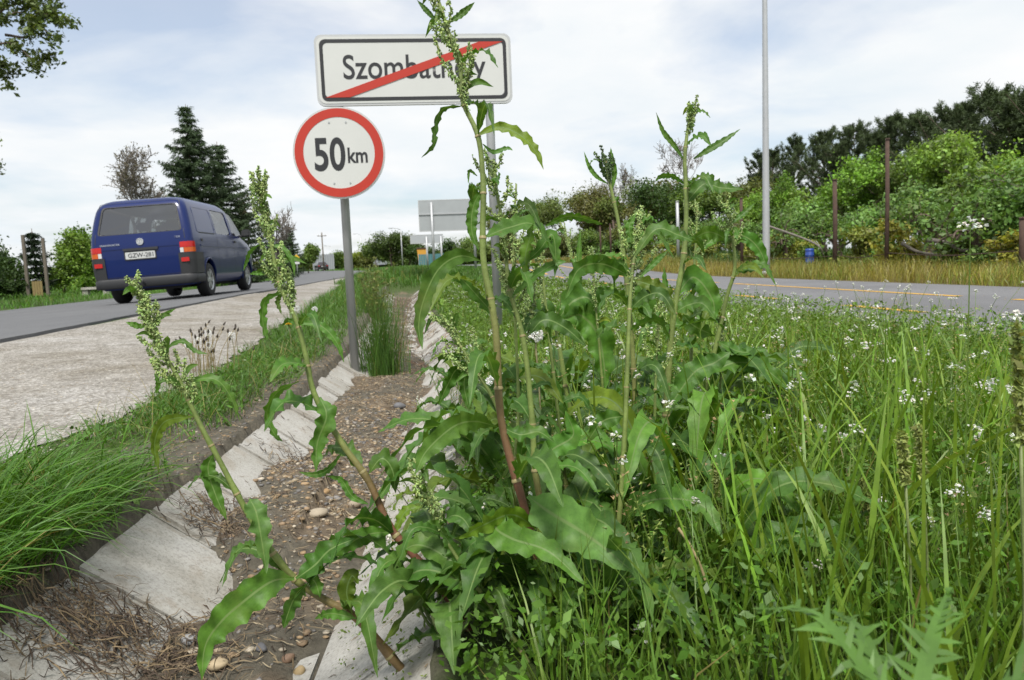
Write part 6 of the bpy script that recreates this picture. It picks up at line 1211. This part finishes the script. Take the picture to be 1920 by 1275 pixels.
def in_bed(x, y): u = x - xc(y); return fill(x, y) > slabprof(u) + .004
x, y = scatter(26000, -.75, .3, 1.2, 7, lambda x, y: in_bed(x, y) & (rng.random(len(x)) < .07 + .93 * np.exp(-((y - 3.2) / .95) ** 2)))
tag(stones(x, y, .003, .013, 5, .14, PC * 1.25).build('ditch_gravel', MT['pebble']), 'brown and cream pebbles lying on the ditch bed', 'gravel', kind='stuff')
x, y = scatter(9000, -2.6, -1.15, 1.8, 5.5, lambda x, y: (x < np.interp(y, [0, 2.8, 3.4, 5, 8.7], [-1.3, -1.3, -1.18, -1.12, -1.4])))
tag(stones(x, y, .003, .009, 6, .5, np.array([[.30, .27, .22], [.24, .2, .15], [.34, .325, .295], [.17, .16, .14]])).build('shoulder_gravel', MT['pebble']), 'loose fine gravel on the road shoulder', 'gravel', kind='stuff')
x, y = scatter(5000, -1.25, -.5, 1.5, 6, lambda x, y: (x - xc(y) > -.78) & (x - xc(y) < -.42) & (rng.random(len(x)) < .35 + .65 * np.exp(-((y - 2.8) / .5) ** 2)))
tag(stones(x, y, .0025, .009, 8).build('bank_gravel', MT['pebble']), 'loose stones on the bare earth beside the slabs', 'gravel', kind='stuff')
for k, (px, py, s, c_, lb) in enumerate([(357, 1203, .016, (.33, .33, .33), 'smooth light grey pebble lying near the slab edge'), (363, 1228, .014, (.46, .40, .30), 'round cream pebble just below the light grey one'), (490, 1217, .013, (.13, .13, .14), 'dark slate-coloured pebble on the ditch bed'), (410, 1248, .019, (.48, .38, .24), 'flat yellowish pebble beside the drooping dock leaf'), (540, 1232, .014, (.27, .17, .11), 'reddish brown pebble on bare ditch soil'), (562, 1262, .013, (.45, .33, .17), 'golden brown pebble close to the right slab'), (595, 945, .026, (.45, .38, .28), 'largest pale pebble in the gravel patch'), (665, 945, .022, (.40, .33, .24), 'rounded tan pebble in the gravel patch'), (610, 925, .018, (.42, .27, .13), 'square orange-brown pebble in the gravel patch'), (604, 1030, .018, (.36, .32, .28), 'dull grey-beige pebble below the gravel patch'), (750, 765, .03, (.17, .17, .18), 'dark stone further up the ditch')]):
    g = G(px, py, -.12)
    for _ in range(4): g = G(px, py, float(H(g[0], g[1])))
    bm = bmesh.new(); bmesh.ops.create_icosphere(bm, subdivisions=2, radius=1); r = random.Random(k + 40); ph = [r.random() * 6 for _ in range(4)]
    for v in bm.verts: v.co *= 1 + .12 * math.sin(3 * v.co.x + ph[0]) + .1 * math.sin(4 * v.co.y + ph[1]); v.co = Vector((v.co.x * s * 1.2, v.co.y * s * .95, v.co.z * s * .65))
    me = bpy.data.meshes.new('pebble'); bm.to_mesh(me); bm.free(); me.materials.append(simple('pebble_%d' % k, tuple(q * .72 for q in c_), .7, 0, .25, 60, .1, 150)); me.polygons.foreach_set('use_smooth', np.ones(len(me.polygons), bool)); o = link(bpy.data.objects.new('pebble', me)); o.location = (g[0], g[1], float(H(g[0], g[1])) + s * .35); o.rotation_euler = (r.uniform(-.2, .2), r.uniform(-.2, .2), r.uniform(0, 6)); tag(o, lb, 'pebble')
# dead straw litter
def surf(x, y): u = x - xc(y); return np.maximum(H(x, y), np.where(np.abs(u) < .43, slabprof(u), -9))
def litter(x, y, lmin, lmax, w, seed, pal, lift=.006):
    r = np.random.default_rng(seed); N = len(x); a = r.random(N) * 6.283; L_ = lmin + (lmax - lmin) * r.random(N) ** 1.6; d = np.stack([np.cos(a), np.sin(a)], -1); bend = r.normal(size=N) * .25; pts = []
    for q in (-.5, -.17, .17, .5):
        px_, py_ = x + d[:, 0] * L_ * q - d[:, 1] * L_ * bend * (q * q), y + d[:, 1] * L_ * q + d[:, 0] * L_ * bend * (q * q); pts.append(np.stack([px_, py_, surf(px_, py_) + .0035 + lift * r.random(N)], -1))
    sd = np.stack([-d[:, 1], d[:, 0], 0 * a], -1); ww = (w * (.5 + r.random(N)))[:, None]; V = []
    for i, p in enumerate(pts): k_ = (.5, 1, 1, .5)[i]; V += [p - sd * ww * k_, p + sd * ww * k_, p + np.array([0, 0, 1.]) * ww * k_ * 1.2]
    V = np.stack(V, 1).reshape(-1, 3); b0 = (np.arange(N) * 12)[:, None]; f = np.concatenate([b0 + np.array([3 * i + a_, 3 * i + b_, 3 * i + 3 + b_, 3 * i + 3 + a_]) for i in range(3) for a_, b_ in ((0, 2), (2, 1))]); c = np.asarray(pal)[r.integers(0, len(pal), N)] * (.6 + .7 * r.random((N, 1)))
    return V, f, np.repeat(c, 12, 0)
LP = [(.085, .062, .045), (.12, .09, .06), (.06, .045, .035), (.2, .15, .09)]
A = Acc()
def clustered(n, cs, seed):
    r = np.random.default_rng(seed); X_, Y_ = [], []
    for (px, py, z, sx, sy, wgt) in cs: g = G(px, py, z); k = int(n * wgt); X_.append(g[0] + r.normal(size=k) * sx); Y_.append(g[1] + r.normal(size=k) * sy)
    return np.concatenate(X_), np.concatenate(Y_)
x, y = clustered(750, [(150, 1170, -.07, .10, .07, .5), (230, 1190, -.11, .07, .06, .3), (60, 1210, -.05, .08, .06, .2), (400, 985, -.11, .05, .09, .3), (330, 1225, -.13, .06, .05, .2), (550, 850, -.09, .06, .09, .12), (440, 1110, -.12, .04, .06, .10)], 3); A.add(*litter(x, y, .02, .09, .0013, 3, LP, .02))
x, y = scatter(11000, -.85, .25, 1.1, 6.5, lambda x, y: in_bed(x, y)); A.add(*litter(x, y, .006, .06, .0012, 4, LP + [(.24, .19, .12), (.3, .25, .17)], .010))
x, y = scatter(1000, -.95, .1, 1.2, 6, lambda x, y: (np.abs(x - xc(y)) < .46)); A.add(*litter(x, y, .008, .035, .0009, 5, LP, .003))
x, y = scatter(1600, -1.3, -.5, 1.4, 6, lambda x, y: (x - xc(y) > -.85) & (x - xc(y) < -.42)); A.add(*litter(x, y, .015, .08, .0011, 14, LP + [(.24, .19, .11)], .02))
x, y = scatter(2500, -.6, .3, 6, 19, lambda x, y: (np.abs(x - xc(y)) < .42)); A.add(*litter(x, y, .03, .12, .003, 6, LP + [(.2, .12, .08)], .02))
tag(A.build('dead_straw', MT['straw'], None, False), 'dark dead straw and stalk litter scattered over the ditch', 'litter', kind='stuff')
A = Acc(); x, y = scatter(1500, -.2, .25, 1.2, 3.2, lambda x, y: (x - xc(y) > .17) & (x - xc(y) < .45)); v, f, cc = leaf_cloud(np.stack([x, y, surf(x, y) + .03 * rng.random(len(x)) ** 2 + .004], -1), .012, 2, .006, (.14, .19, .06), .3, .2, .6, 1.5, 9); A.add(v, f, cc)
tag(A.build('creeping_weeds', MT['grass'], None, False), 'tiny creeping weeds spreading over the slabs under the dock', 'plants', kind='stuff')
